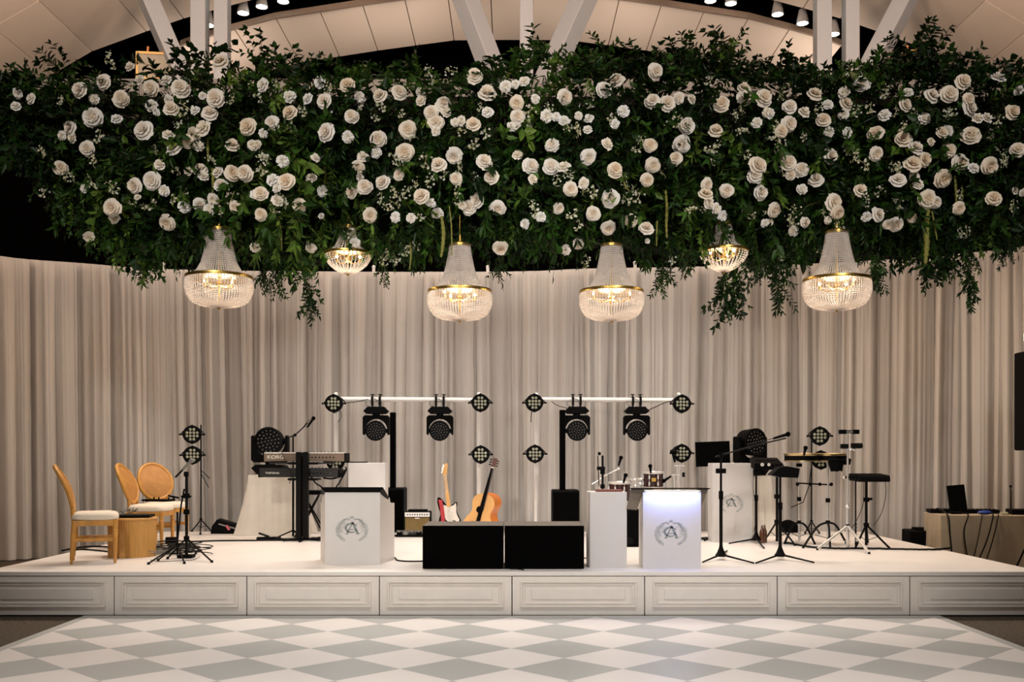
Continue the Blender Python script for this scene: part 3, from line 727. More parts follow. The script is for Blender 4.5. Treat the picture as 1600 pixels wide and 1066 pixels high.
# moving heads
def moving_head(label, flip=False):
    t = thing('moving_head_light', label, 'stage light', group='black moving head stage lights')
    k = DP / FPX                                     # metres per pixel at this distance
    R = 15.8 * k
    MB().cyl((0, -.075, 0), (0, .07, 0), R, R * .92, 36).ob('head', M_black, t)
    MB().lathe([(R * .97, 0), (R * 1.02, .012), (R * .9, .016), (R * .88, .004)], 36, Matrix.Translation((0, -.074, 0)) @ Matrix.Rotation(pi / 2, 4, 'X')).ob('bezel_ring', M_blackm, t)
    mb = MB()
    for rr, n in ((0, 1), (.034, 6), (.068, 12), (.101, 16)):
        for i in range(n):
            a = 2 * pi * i / n + .2; mb.lathe([(.0115, 0), (.009, .004), (.0001, .007)], 8, Matrix.Translation((rr * cos(a), -.076, rr * sin(a))) @ Matrix.Rotation(pi / 2, 4, 'X'))
    mb.split_at(); mb.m2 = M_glint
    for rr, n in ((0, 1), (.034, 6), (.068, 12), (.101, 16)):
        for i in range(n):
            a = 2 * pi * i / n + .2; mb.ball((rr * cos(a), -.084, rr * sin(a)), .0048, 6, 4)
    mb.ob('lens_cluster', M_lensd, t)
    # yoke with a round cut-out
    ri, ro, top, bot = 17.8 * k, 21 * k, 24.5 * k, -5.5 * k
    out = [(-ro, bot), (-ro, top - 3 * k), (-ro + 3 * k, top), (ro - 3 * k, top), (ro, top - 3 * k), (ro, bot), (ro - 2 * k, bot - 1.2 * k), (ri, bot + .5 * k)]
    out += [(ri * cos(a), ri * sin(a) + 1 * k) for a in np.linspace(-.12, pi + .12, 24)] + [(-ri, bot + .5 * k), (-ro + 2 * k, bot - 1.2 * k)]
    n = len(out)
    MB().prism(out, -.045, .045).ob('yoke', M_black, t, smooth=False)
    mb = MB()
    for s_ in (-1, 1): mb.cyl((s_ * (R - .01), 0, 0), (s_ * (ri + .01), 0, 0), .03, n=14)
    mb.ob('pivot', M_black, t)
    z0 = 27 * k
    MB().cyl((0, 0, top - .002), (0, 0, z0 + .004), .05, n=18).ob('pan_neck', M_blackm, t)
    out = [(-14.5 * k, z0), (14.5 * k, z0), (19.5 * k, z0 + 4 * k), (14.5 * k, z0 + 9 * k), (13 * k, z0 + 11 * k), (-13 * k, z0 + 11 * k), (-14.5 * k, z0 + 9 * k), (-19.5 * k, z0 + 4 * k)]
    b = MB().prism(out, -.10, .10).ob('base_housing', M_black, t, smooth=False, bevel=.006)
    if not flip:
        for s_ in (-1, 1):
            x = s_ * 6 * k; mb = MB()
            mb.box((x, 0, z0 + 13 * k), (.022, .05, 5 * k)); mb.box((x, -.040, z0 + 20 * k), (.030, .018, 13 * k)); mb.box((x, .040, z0 + 20 * k), (.022, .012, 12 * k))
            mb.box((x, 0, z0 + 26.5 * k), (.030, .09, 1.5 * k)); mb.cyl((x, 0, z0 + 26.5 * k), (x, 0, z0 + 30 * k), .009, n=8); mb.box((x, 0, z0 + 30.3 * k), (.055, .012, .014))
            mb.ob('clamp', M_blackm, t)
        MB().tube(spline([(-.06, -.06, z0 + 10 * k), (-.13, -.05, z0 + 14 * k), (-.12, -.02, z0 + 21 * k), (-.03, -.03, z0 + 24 * k), (.02, -.05, z0 + 20 * k), (.04, -.05, z0 + 11 * k)], 6), .003, 5).ob('safety_wire', M_rubber, t)
    return t
mh = None
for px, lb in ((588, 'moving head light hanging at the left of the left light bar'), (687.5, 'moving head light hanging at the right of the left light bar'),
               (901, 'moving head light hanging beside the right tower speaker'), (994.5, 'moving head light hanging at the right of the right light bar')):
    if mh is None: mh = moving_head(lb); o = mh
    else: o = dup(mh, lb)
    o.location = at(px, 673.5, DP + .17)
# the two standing on the cloth tables, head up
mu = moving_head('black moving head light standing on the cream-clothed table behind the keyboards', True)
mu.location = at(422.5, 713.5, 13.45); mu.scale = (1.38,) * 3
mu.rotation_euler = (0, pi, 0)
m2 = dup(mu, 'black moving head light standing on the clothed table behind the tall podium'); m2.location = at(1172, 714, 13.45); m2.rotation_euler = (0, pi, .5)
TTZ = None

# ------------------------------------------------------------------ cloth-covered tables on the stage
def cloth_table(px0, px1, pyt, d0, depth, label, px0b, px1b):
    x0, x1 = sx(px0, d0), sx(px1, d0); h = zz(pyt, d0) - SZ; cx = (x0 + x1) / 2; hw = (x1 - x0) / 2
    fl = ((sx(px1b, d0) - x1), (x0 - sx(px0b, d0)))
    ri = []; n = 200
    rg = np.random.default_rng(int(px0)); ph = rg.uniform(0, 6, 4)
    vs = []; rows = 14
    for r in range(rows + 1):
        f = r / rows
        for k in range(n):
            u = 4 * k / n; s_ = int(u); q = u - s_
            P = [((-hw + 2 * hw * q), 0), (hw, depth * q), (hw - 2 * hw * q, depth), (-hw, depth - depth * q)][s_]
            N = [(0, -1), (1, 0), (0, 1), (-1, 0)][s_]
            e = min(q, 1 - q); corner = max(0, 1 - e * 4.5)
            wv = (.012 * sin(k * .35 + ph[0]) + .014 * sin(k * .21 + ph[1]) + .008 * sin(k * .8 + ph[2])) * f
            o = .004 + .02 * f + wv + corner * .05 * f
            cxn = (P[0] / hw) * corner; cyn = ((P[1] - depth / 2) / (depth / 2)) * corner
            flx = (fl[0] if P[0] > 0 else fl[1]) * f * f * abs(P[0] / hw) ** 3
            vs.append((P[0] + N[0] * o + cxn * .03 * f + (flx if P[0] > 0 else -flx), P[1] + N[1] * o * .5 + cyn * .02 * f, h - (h - .008) * f - (.004 if f > 0 else 0)))
    fs = [(r * n + k, r * n + (k + 1) % n, (r + 1) * n + (k + 1) % n, (r + 1) * n + k) for r in range(rows) for k in range(n)] + [tuple(range(n))]
    t = thing('folding_table', label.replace('cloth', 'table', 1) if False else 'table hidden under ' + label, 'table', (cx, d0, SZ))
    MB().box((0, depth / 2, h - .03), (2 * hw - .03, depth - .03, .04)).ob('table_top', M_white, t, smooth=False)
    for xx in (-hw + .08, hw - .08):
        for yy in (.08, depth - .08): MB().cyl((xx, yy, 0), (xx, yy, h - .04), .014, n=8).ob('leg', M_blackm, t)
    c = MB().add(vs, fs).ob('tablecloth', M_cloth, None, ang=60); c.location = (cx, d0, SZ); tag(c, label, 'tablecloth')
    return h + SZ
th = cloth_table(388, 462, 742.5, 13.25, .5, 'creased cream cloth draped to the stage behind the keyboard stand', 378, 474)
mu.location.z = th + (27 + 11) * DP / FPX * 1.38 + .008
th2 = cloth_table(1176, 1204, 744.5, 13.25, .5, 'cream cloth draped over the table behind the tall podium', 1150, 1214)
m2.location.z = th2 + (27 + 11) * DP / FPX * 1.38 + .008

# ------------------------------------------------------------------ keyboards on the column stand
d = 12.45
base = st(472, 846); d = base.y
ks = thing('keyboard_stand', 'black column keyboard stand carrying two stacked keyboards', 'keyboard stand', (sx(472.5, d), d, SZ))
topz = zz(706.5, d) - SZ
for s_ in (-1, 1): MB().box((s_ * .042, 0, topz / 2 + .02), (.066, .085, topz - .04)).ob('column', M_blackm, ks, smooth=False, bevel=.008)
MB().box((0, .03, topz / 2), (.02, .04, topz - .1)).ob('spine', M_blackm, ks, smooth=False)
for s_ in (-1, 1):
    MB().tube([(0, 0, .03), (s_ * .22, -.07, .022), (s_ * .24, .12, .014)], .016, 8).ob('foot', M_blackm, ks)
MB().cyl((0, 0, .02), (.0, -.16, .016), .02, n=8).ob('foot', M_blackm, ks)
zk1 = zz(722, d) - SZ; zk2 = zz(747, d) - SZ
for z in (zk1, zk2):
    for s_ in (-1, 1): MB().box((s_ * .16, .13, z - .018), (.04, .30, .022)).ob('support_arm', M_blackm, ks, smooth=False)
    MB().box((0, .05, z - .018), (.36, .05, .03)).ob('support_bracket', M_blackm, ks, smooth=False)
M_kb = mat('bronze_keyboard_case', (0.26, 0.19, 0.14), 0.35, .5)
M_kt = mat('pale_keyboard_top', (0.80, 0.77, 0.73), 0.4)
M_keys = mat('ivory_keys', (0.8, 0.78, 0.72), 0.3); M_dark = mat('dark_keyboard_case', (0.015, 0.013, 0.012), 0.35)
M_steel0 = mat('dim_print', (.12, .11, .10), .5)
M_logo = mat('pale_logo_print', (0.92, 0.88, 0.80), 0.5, emit=None)
def keyboard(x0, x1, zb, h, dep, body, top, label, logo, lx, ls, lm, ty=0.0, rot=0.0):
    cx = (x0 + x1) / 2; w = x1 - x0
    t = thing('keyboard', label, 'keyboard', (cx, base.y + .10, SZ + zb), rot)
    MB().prismx([(0, .006), (0, h), (dep * .45, h * .98), (dep * .5, h * .62), (dep, h * .55), (dep, .006)], -w / 2, w / 2).ob('case', body, t, smooth=False, bevel=.004)
    MB().box((0, dep * .22 - .004, h + .002), (w - .01, dep * .43, .014)).ob('control_panel', top, t, smooth=False)
    mb = MB(); nk = 43
    for i in range(nk): mb.box((-w / 2 + .05 + (w - .1) * (i + .5) / nk, dep * .76, h * .62), ((w - .1) / nk * .93, dep * .42, .012))
    mb.ob('white_keys', M_keys, t, smooth=False)
    mb = MB()
    for i in range(nk):
        if i % 7 in (0, 1, 3, 4, 5): mb.box((-w / 2 + .05 + (w - .1) * (i + 1) / nk, dep * .68, h * .62 + .012), ((w - .1) / nk * .5, dep * .26, .014))
    mb.ob('black_keys', M_black, t, smooth=False)
    mb = MB()
    for i in range(9): mb.cyl((w * .02 + i * w * .045, dep * .2, h), (w * .02 + i * w * .045, dep * .2, h + .018), .007, n=8)
    mb.ob('control_knobs', M_black, t)
    for s_ in (-1, 1): MB().box((s_ * (w / 2 + .008), dep / 2, h * .5), (.016, dep, h * .98)).ob('end_cheek', M_black, t, smooth=False, bevel=.008)
    text_mesh('brand_lettering', logo, ls, lm, t, (lx, -.001, h * .52), ext=.001, sxy=(1.2, 1))
    mb = MB()
    for i in range(7): mb.box((w * .1 + i * .045, -.002, h * .5), (.018, .006, .014))
    mb.ob('rear_sockets', M_black, t, smooth=False)
    return t
ku = keyboard(sx(409, d), sx(536, d), zk1, zz(707, d) - zz(721, d), .30, M_kb, M_kt, 'upper bronze-backed keyboard with pale top edge on the column stand', 'KORG', -.36, .062, M_logo, rot=-.015)
kl = keyboard(sx(402, d), sx(526, d), zk2, zz(732, d) - zz(746, d), .32, M_dark, M_dark, 'lower black keyboard on the column stand', 'YAMAHA', -.33, .036, M_logo)
text_mesh('model_lettering', 'CP33', .034, M_steel0, kl, (.36, -.001, .055), ext=.001, sxy=(1.3, 1))
MB().box((-.02, .0, -.016), (.82, .06, .02)).ob('rear_shelf', M_dark, ku, smooth=False)
# little extra gear on the stand: expression pedal, folded stool, mic boom
fp = st(420, 843)
t = thing('foot_pedal', 'black foot pedal on the stage left of the keyboard stand', 'pedal', fp, .2)
MB().box((0, 0, .015), (.30, .16, .03)).ob('pedal_base', M_black, t, smooth=False, bevel=.006)
MB().box((-.06, 0, .058), (.14, .10, .018), Euler((0, .35, 0)).to_matrix()).ob('treadle', M_blackm, t, smooth=False, bevel=.004)
d2 = 12.9
t = thing('keyboard_stool', 'black padded stool half hidden behind the keyboard column', 'stool', (sx(484, d2), d2 + .1, SZ))
MB().box((0, 0, zz(770, d2) - SZ), (.28, .26, .055)).ob('seat', M_black, t, smooth=False, bevel=.02)
zt = zz(773, d2) - SZ
for s_ in (-1, 1):
    for u in (-1, 1): MB().cyl((s_ * .10 , u * .02, zt - .01), (-s_ * .20, u * .10, .0), .011, n=8).ob('leg', M_blackm, t)

# ------------------------------------------------------------------ microphones and stands
def mic_mesh(t, p, dirv, L=.16, name='microphone', grey=False):
    p = Vector(p); dv = Vector(dirv).normalized(); mb = MB()
    mb.cyl(p, p + dv * L * .72, .011, .018, 12)
    o = mb.ob(name, M_greyc if grey else M_black, t)
    q = p + dv * (L * .72 + .02); mb = MB(); mb.ball(q, .026, 12, 8); mb.ob('mic_grille', M_blackg if not grey else M_greyc, o)
    return o
def round_mic_stand(label, px, pyb, legs_px, ptop, boom, mic_dir, d=None, cone=True):
    """cone hub on three low legs; boom = list of pixel points in the plane of the pole"""
    b = st(px, pyb); d = b.y
    t = thing('microphone_stand', label, 'microphone stand', b)
    H = zz(ptop, d) - SZ
    MB().lathe([(.0001, .035), (.055, .035), (.058, .05), (.042, .07), (.022, .12), (.018, .14), (.0001, .14)], 20).ob('hub', M_black, t)
    for lx, ly in legs_px:
        q = st(lx, ly) - b; q.z = .009
        MB().cyl((0, 0, .055), q, .011, .008, 8).ob('leg', M_blackm, t)
    MB().cyl((0, 0, .13), (0, 0, H * .62), .0175, n=10).ob('lower_tube', M_blackm, t)
    MB().cyl((0, 0, H * .58), (0, 0, H * .66), .023, n=12).ob('clutch', M_black, t)
    MB().cyl((0, 0, H * .62), (0, 0, H), .012, n=8).ob('upper_tube', M_blackm, t)
    P = [at(x, y, d) - b for x, y in boom]
    if P:
        MB().cyl((0, 0, H - .02), (0, 0, H + .03), .018, n=10).ob('boom_joint', M_black, t)
        MB().tube(P, .0075, 8).ob('boom_arm', M_blackm, t)
    return t, b, d
t, b, d = round_mic_stand('black microphone stand right of the lit podium, long boom reaching right', 1126.5, 875, ((1098, 880), (1178, 881.5), (1136, 862)), 712, [(1118, 714), (1128, 711), (1180, 696), (1228, 685)], None)
MB().box((-.005, -.02, zz(736, d) - SZ), (.10, .05, .05)).ob('cable_clip', M_black, t, smooth=False, bevel=.008)
MB().cyl(at(1126, 712, d) - b, at(1131, 709.5, d) - b, .018, n=10).ob('counterweight', M_black, t)
M1 = thing('microphone', 'black microphone in the clip of the long right-hand boom', 'microphone', at(1208, 685.5, d - .02), 0)
mic_mesh(M1, (0, 0, 0), (.22, -.01, .065), .19)
MB().tube(spline([(0, 0, 0), (-.05, 0, -.012), (-.12, .01, -.05), (-.16, .01, -.085)], 5), .004, 5).ob('mic_cable', M_rubber, M1)
t, b, d = round_mic_stand('black straight microphone stand holding the tilted black tray at right', 1219, 875, ((1181, 881.5), (1272, 880.5), (1222, 862)), 739, [], None)
MB().box((.0, -.0, zz(742, d) - SZ), (.05, .05, .045)).ob('clamp', M_black, t, smooth=False)
# black drum pad on the straight stand
t2 = thing('percussion_pad', 'black slanted pad unit on the straight stand, tilted toward the drums', 'percussion pad', at(1220, 737, d) + Vector((0, 0.0, 0)))
MB().prism([(-.10, -.035), (.0, -.06), (.175, -.065), (.19, .03), (.06, .055), (-.02, .04)], -.02, .16).ob('pad_body', M_black, t2, smooth=False, bevel=.006)
for k, (xx, zz_) in enumerate(((-.03, .06), (.01, .075), (.05, .055))): MB().cyl((xx, .05, .04), (xx - .03, .05, zz_ + .035), .006, n=6).ob('mount_rod', M_blackm, t2)
t, b, d = round_mic_stand('black stand beside the tall podium carrying the small mixer', 1181.5, 849, ((1139, 850.5), (1194, 858), (1180, 841)), 735, [], None)
MB().box((.02, -.02, zz(738, d) - SZ), (.12, .06, .06)).ob('cable_clip', M_black, t, smooth=False, bevel=.01)
t2 = thing('mixer', 'small black mixer with two white knobs on the stand beside the tall podium', 'mixer', at(1200, 732, d - .05), 0)
MB().prismx([(-.02, -.02), (-.02, .06), (.22, .13), (.22, .02)], -.17, .17).ob('case', M_black, t2, smooth=False, bevel=.006)
M_knobw = mat('white_knob', (.85, .82, .76), .3)
for xx, r_ in ((-.075, .022), (.005, .019)): MB().cyl((xx, -.028, .045), (xx, -.018, .045), r_, n=14).ob('white_knob', M_knobw, t2)
mb = MB()
for i in range(14): mb.cyl((-.14 + i * .021, .05, .085), (-.14 + i * .021, .045, .105), .006, n=6)
mb.ob('knob_row', M_blackm, t2)
MB().cyl((0, .08, -.05), (-.02, .08, .02), .02, n=8).ob('mount', M_blackm, t2)

# keyboard player's boom
b = st(458, 841); d = b.y
t = thing('microphone_stand', 'black boom microphone stand just left of the keyboard column', 'microphone stand', b)
MB().cyl((0, 0, .02), (0, 0, zz(682, d) - SZ), .010, n=8).ob('pole', M_blackm, t)
MB().cyl((0, 0, .02), (0, 0, .75), .014, n=8).ob('lower_tube', M_blackm, t)
for q in ((-.20, -.10), (.22, -.08), (.02, .24)): MB().cyl((0, 0, .10), (q[0], q[1], .01), .009, n=8).ob('leg', M_blackm, t)
P = [at(x, y, d) - b for x, y in ((453, 683), (461, 680), (472, 670), (481, 660.5))]
MB().tube(P, .008, 8).ob('boom_arm', M_blackm, t); MB().ball(P[1], .022, 10, 6).ob('boom_joint', M_black, t)
m = thing('microphone', 'black microphone clipped upright at the end of the keyboard boom', 'microphone', at(480, 668, d - .03))
mic_mesh(m, (0, 0, 0), (.11, 0, .16), .17)
MB().tube(spline([(0, 0, 0), (-.03, 0, .02), (-.01, 0, .07), (.03, .01, .10)], 5), .003, 5).ob('shock_mount', M_blackm, m)
# ------------------------------------------------------------------ flower canopy
def canopy_d(px, py):
    """distance of the flower wall's face: it bulges toward the hall and curls under at its foot"""
    v = (py - 250) / 170.0
    return 9.0 + .55 * max(0, v) ** 3 + .18 * max(0, -v) ** 3 + .12 * sin(px * .011) + .10 * sin(px * .027 + py * .02)
TOPX = [-60, 0, 60, 110, 170, 230, 300, 360, 420, 500, 560, 640, 700, 760, 800, 860, 900, 960, 1010, 1060, 1110, 1160, 1220, 1290, 1360, 1410, 1460, 1500, 1560, 1600, 1680]
TOPY = [152, 132, 140, 142, 140, 130, 124, 124, 108, 120, 116, 122, 130, 124, 104, 96, 104, 110, 108, 104, 104, 116, 124, 130, 120, 100, 108, 124, 130, 124, 120]
BOTX = [-60, 0, 40, 70, 100, 130, 170, 215, 260, 320, 400, 460, 520, 600, 680, 760, 840, 900, 960, 1040, 1110, 1180, 1250, 1320, 1400, 1460, 1530, 1600, 1680]
BOTY = [212, 222, 259, 297, 342, 369, 382, 399, 402, 389, 402, 412, 375, 382, 382, 368, 382, 385, 375, 382, 399, 402, 405, 395, 395, 399, 387, 369, 363]
def leafy(name, items, nleaf, rngs):
    pass
rs = np.random.default_rng(11)
def sprig_template(kind, rs):
    """stem along +x, unit length; returns vertices, quads, tint"""
    V = []; F = []; T = []
    def leaf(p, d, u, L, w, fold, tint):
        n = np.cross(d, u); n /= max(np.linalg.norm(n), 1e-6); s = np.cross(n, d)
        b = len(V)
        V.extend([p, p + d * L * .33 + s * w + n * fold * w, p + d * L * .72 + s * w * .62 + n * fold * w * .6, p + d * L - n * .12 * L, p + d * L * .72 - s * w * .62 + n * fold * w * .6, p + d * L * .33 - s * w + n * fold * w])
        F.extend([(b, b + 1, b + 2, b + 3), (b, b + 3, b + 4, b + 5)]); T.extend([tint] * 6)
    n = {'ruscus': 13, 'broad': 9, 'fern': 26, 'smilax': 12}[kind]
    curve = rs.normal(0, .18, 2); tb = rs.uniform(0, 1)
    def stem(t): return np.array([t, curve[0] * t * t, curve[1] * t * t])
    for i in range(n):
        t = (i + .8) / (n + .3); p = stem(t); ang = rs.uniform(0, 2 * pi) if kind in ('broad', 'smilax') else (i % 2) * pi + rs.normal(0, .35)
        side = np.array([0, cos(ang), sin(ang)]); d = side * rs.uniform(.6, 1.0) + np.array([rs.uniform(.3, .9), 0, 0]); d /= np.linalg.norm(d)
        u = rs.normal(0, 1, 3)
        u = u * .6 + np.array([0, -sin(ang), cos(ang)])
        if kind == 'ruscus': leaf(p, d, u, rs.uniform(.26, .36), rs.uniform(.045, .06), rs.uniform(.2, .6), tb)
        elif kind == 'broad': leaf(p, d, u, rs.uniform(.28, .42), rs.uniform(.08, .12), rs.uniform(.1, .5), tb)
        elif kind == 'fern': leaf(p, d, u, rs.uniform(.12, .22) * (1.25 - t), .014, .3, tb)
        else: leaf(p, d, u, rs.uniform(.24, .34), rs.uniform(.07, .10), rs.uniform(.2, .5), tb)
    leaf(stem(.97), np.array([1., 0, 0]), np.array([0, 1., 0]), .25, .05, .3, tb)
    # stem: two crossed thin ribbons thick enough to read as a twig
    for a in (0, 1):
        w = np.array([0, .006, 0]) if a else np.array([0, 0, .006])
        prev = None
        for t in (0, .35, .7, 1.0):
            p = stem(t); b = len(V); V.extend([p - w, p + w]); T.extend([-1, -1])
            if prev is not None: F.append((prev, prev + 1, b + 1, b))
            prev = b
    return np.array(V), np.array(F), np.array(T)
TPL = {k: [sprig_template(k, rs) for _ in range(5)] for k in ('ruscus', 'broad', 'fern', 'smilax')}
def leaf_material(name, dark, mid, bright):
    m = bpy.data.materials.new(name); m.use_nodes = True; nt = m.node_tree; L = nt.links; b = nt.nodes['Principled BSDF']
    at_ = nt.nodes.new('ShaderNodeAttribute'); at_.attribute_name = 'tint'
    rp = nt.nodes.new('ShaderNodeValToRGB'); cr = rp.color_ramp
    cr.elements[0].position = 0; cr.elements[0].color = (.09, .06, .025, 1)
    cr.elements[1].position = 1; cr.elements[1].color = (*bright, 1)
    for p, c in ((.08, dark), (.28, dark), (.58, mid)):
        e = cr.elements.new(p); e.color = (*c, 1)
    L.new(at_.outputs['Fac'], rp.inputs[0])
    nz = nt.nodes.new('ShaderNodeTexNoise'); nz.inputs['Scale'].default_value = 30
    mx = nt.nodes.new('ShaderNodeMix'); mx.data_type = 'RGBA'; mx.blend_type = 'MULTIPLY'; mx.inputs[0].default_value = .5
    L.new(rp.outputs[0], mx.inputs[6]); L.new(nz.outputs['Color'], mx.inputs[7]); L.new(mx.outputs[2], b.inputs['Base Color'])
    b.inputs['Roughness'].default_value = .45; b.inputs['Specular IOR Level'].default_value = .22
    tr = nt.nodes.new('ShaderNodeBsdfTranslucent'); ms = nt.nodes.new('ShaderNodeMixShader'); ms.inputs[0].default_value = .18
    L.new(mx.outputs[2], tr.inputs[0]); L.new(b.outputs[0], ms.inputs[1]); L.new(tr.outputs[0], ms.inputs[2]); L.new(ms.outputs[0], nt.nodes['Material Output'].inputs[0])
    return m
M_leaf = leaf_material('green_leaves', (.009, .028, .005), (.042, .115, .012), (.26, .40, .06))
def build_sprigs(name, items, m=M_leaf, parent=None):
    """items: (point, direction, length, kind, tint shift)"""
    VV = []; FF = []; TT = []; n = 0
    for p, d, L, kind, ts in items:
        V, F, T = TPL[kind][int(rs.integers(5))]
        d = np.array(d, float); d /= np.linalg.norm(d); u = rs.normal(0, 1, 3); v = np.cross(d, u); v /= np.linalg.norm(v); w = np.cross(d, v)
        Mx = np.stack([d, v, w], 1) * L
        W = V @ Mx.T
        x = V[:, 0]; W[:, 2] -= .22 * L * x * x        # the tip droops
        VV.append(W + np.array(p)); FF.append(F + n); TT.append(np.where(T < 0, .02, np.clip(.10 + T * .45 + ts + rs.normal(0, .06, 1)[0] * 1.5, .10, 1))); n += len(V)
    V = np.concatenate(VV).astype(np.float32); F = np.concatenate(FF).astype(np.int32); T = np.concatenate(TT).astype(np.float32)
    me = bpy.data.meshes.new(name); me.vertices.add(len(V)); me.vertices.foreach_set('co', V.ravel())
    me.loops.add(F.size); me.loops.foreach_set('vertex_index', F.ravel()); me.polygons.add(len(F))
    me.polygons.foreach_set('loop_start', np.arange(0, F.size, 4, dtype=np.int32)); me.polygons.foreach_set('loop_total', np.full(len(F), 4, np.int32))
    a = me.attributes.new('tint', 'FLOAT', 'POINT'); a.data.foreach_set('value', T)
    me.update(calc_edges=True); me.materials.append(m)
    o = bpy.data.objects.new(name, me); COL.objects.link(o)
    if parent: o.parent = parent
    return o
def spotlit_tint(px, py):  # brighter leaf patches, with the spotlit areas painted into the tint
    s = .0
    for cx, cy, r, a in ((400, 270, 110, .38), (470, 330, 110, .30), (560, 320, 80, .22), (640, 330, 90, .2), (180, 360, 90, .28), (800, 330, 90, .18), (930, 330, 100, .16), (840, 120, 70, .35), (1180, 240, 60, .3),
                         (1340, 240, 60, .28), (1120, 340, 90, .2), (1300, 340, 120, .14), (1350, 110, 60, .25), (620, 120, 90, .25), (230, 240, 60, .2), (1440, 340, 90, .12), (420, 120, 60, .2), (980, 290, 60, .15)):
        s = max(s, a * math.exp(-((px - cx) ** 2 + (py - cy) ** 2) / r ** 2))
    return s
CHX = [(342.5, 395, 40, 30), (543.5, 372, 34, 22), (718.5, 415, 38, 40), (955.5, 415, 38, 40), (1131, 372, 36, 22), (1307.5, 395, 40, 30)]
def near_ch(px, py):
    return any(abs(px - x) < w_ and abs(py - y) < h_ for x, y, w_, h_ in CHX)
items = []
N_FACE = 4000
for i in range(N_FACE):
    px = rs.uniform(-50, 1650); t0 = interp(px, TOPX, TOPY); b0 = interp(px, BOTX, BOTY)
    py = rs.uniform(t0 + 4, b0 - 12)
    if near_ch(px, py) or (196 < px < 262 and py < 150): continue
    q = rs.uniform(0, 1); back = .05 + .75 * q ** 1.3
    d = canopy_d(px, py) + back
    p = at(px, py, canopy_d(px, py)); p = Vector((p.x, d, p.z))
    if py > b0 - 70 and rs.random() < .7: dr = np.array([rs.normal(0, .25), rs.normal(-.05, .25), -1.0])
    elif py < t0 + 40: dr = np.array([rs.normal(0, .7), rs.normal(-.3, .4), .6])
    else: dr = np.array([rs.normal(0, .8), rs.normal(-.35, .4), rs.normal(-.25, .8)])
    kind = rs.choice(['ruscus', 'broad', 'fern', 'smilax'], p=[.34, .2, .18, .28])
    low = py > b0 - 60
    items.append((p, dr, rs.uniform(.13, .21) if low else rs.uniform(.18, .38), kind, spotlit_tint(px, py) + rs.normal(-.08, .06) + (.28 if rs.random() < .14 and back < .35 else 0)))
for i in range(330):                            # tips that break the upper edge
    px = rs.uniform(-50, 1650); t0 = interp(px, TOPX, TOPY)
    if 190 < px < 240: continue
    p = at(px, t0 + rs.uniform(0, 22), 9.3 + rs.uniform(-.2, .5))
    items.append((p, (rs.normal(0, .6), rs.normal(0, .3), rs.uniform(.3, 1.0)), rs.uniform(.20, .34), rs.choice(['ruscus', 'broad', 'smilax']), spotlit_tint(px, t0) - .05))
for cx, cy, n, w, h_, sh in ((1440, 100, 90, 44, 26, -.12), (30, 110, 12, 60, 10, -.1), (90, 95, 4, 14, 10, -.1), (330, 85, 6, 25, 20, 0), (405, 82, 12, 14, 16, .05), (860, 78, 16, 46, 18, .2), (940, 80, 5, 12, 16, 0),
                         (1060, 78, 22, 50, 12, -.02), (1125, 76, 14, 22, 14, .02), (1235, 105, 8, 22, 10, -.08), (1425, 66, 5, 12, 12, -.1), (1510, 96, 8, 12, 14, 0), (1545, 108, 12, 14, 14, -.05), (1590, 104, 8, 10, 14, -.08), (250, 100, 8, 18, 14, -.06), (290, 100, 8, 20, 14, 0), (1220, 95, 6, 20, 10, -.05), (1345, 104, 18, 32, 14, .25), (1185, 112, 14, 50, 8, -.08)):
    for i in range(int(n * .6) + 2):
        p = at(cx + rs.normal(0, w * .5), cy + 14 + rs.normal(0, h_ * .6), 9.3 + rs.uniform(-.15, .3))
        items.append((p, (rs.normal(0, .7), rs.normal(0, .3), rs.uniform(-.1, 1.0)), rs.uniform(.20, .32), rs.choice(['ruscus', 'broad', 'smilax']), sh))
for i in range(260):                            # fringe under the lower edge
    px = rs.uniform(60, 1650); b0 = interp(px, BOTX, BOTY)
    py = b0 - rs.uniform(5, 35)
    if near_ch(px, py + 12): continue
    p = at(px, py, canopy_d(px, b0) + rs.uniform(-.1, .4))
    items.append((p, (rs.normal(0, .3), rs.normal(0, .2), -1), rs.uniform(.09, .19), rs.choice(['ruscus', 'fern', 'smilax', 'broad']), spotlit_tint(px, b0) + rs.normal(-.02, .06)))
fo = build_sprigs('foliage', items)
tag(fo, 'dense dark green mixed leaves of the long hanging flower canopy', 'foliage', kind='stuff')
# near-black core added inside the canopy to shade the gaps between leaves
M_gap = mat('gap_darkening', (.002, .003, .0015), .95, var=.4, scale=20, spec=.05)
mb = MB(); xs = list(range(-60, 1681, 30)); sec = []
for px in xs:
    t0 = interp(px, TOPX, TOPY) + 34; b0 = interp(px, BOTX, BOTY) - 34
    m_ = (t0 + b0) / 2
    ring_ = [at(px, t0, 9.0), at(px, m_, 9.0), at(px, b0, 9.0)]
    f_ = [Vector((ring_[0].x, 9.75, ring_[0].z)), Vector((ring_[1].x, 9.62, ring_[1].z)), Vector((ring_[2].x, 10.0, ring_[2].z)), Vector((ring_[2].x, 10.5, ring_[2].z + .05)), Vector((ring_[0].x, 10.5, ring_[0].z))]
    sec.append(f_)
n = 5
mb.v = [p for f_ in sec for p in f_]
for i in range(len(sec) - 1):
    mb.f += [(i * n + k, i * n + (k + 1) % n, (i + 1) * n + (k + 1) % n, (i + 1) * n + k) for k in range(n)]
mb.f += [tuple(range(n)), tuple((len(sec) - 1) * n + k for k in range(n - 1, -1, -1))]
fr = mb.ob('dark_gap_core', M_gap, fo, smooth=False)

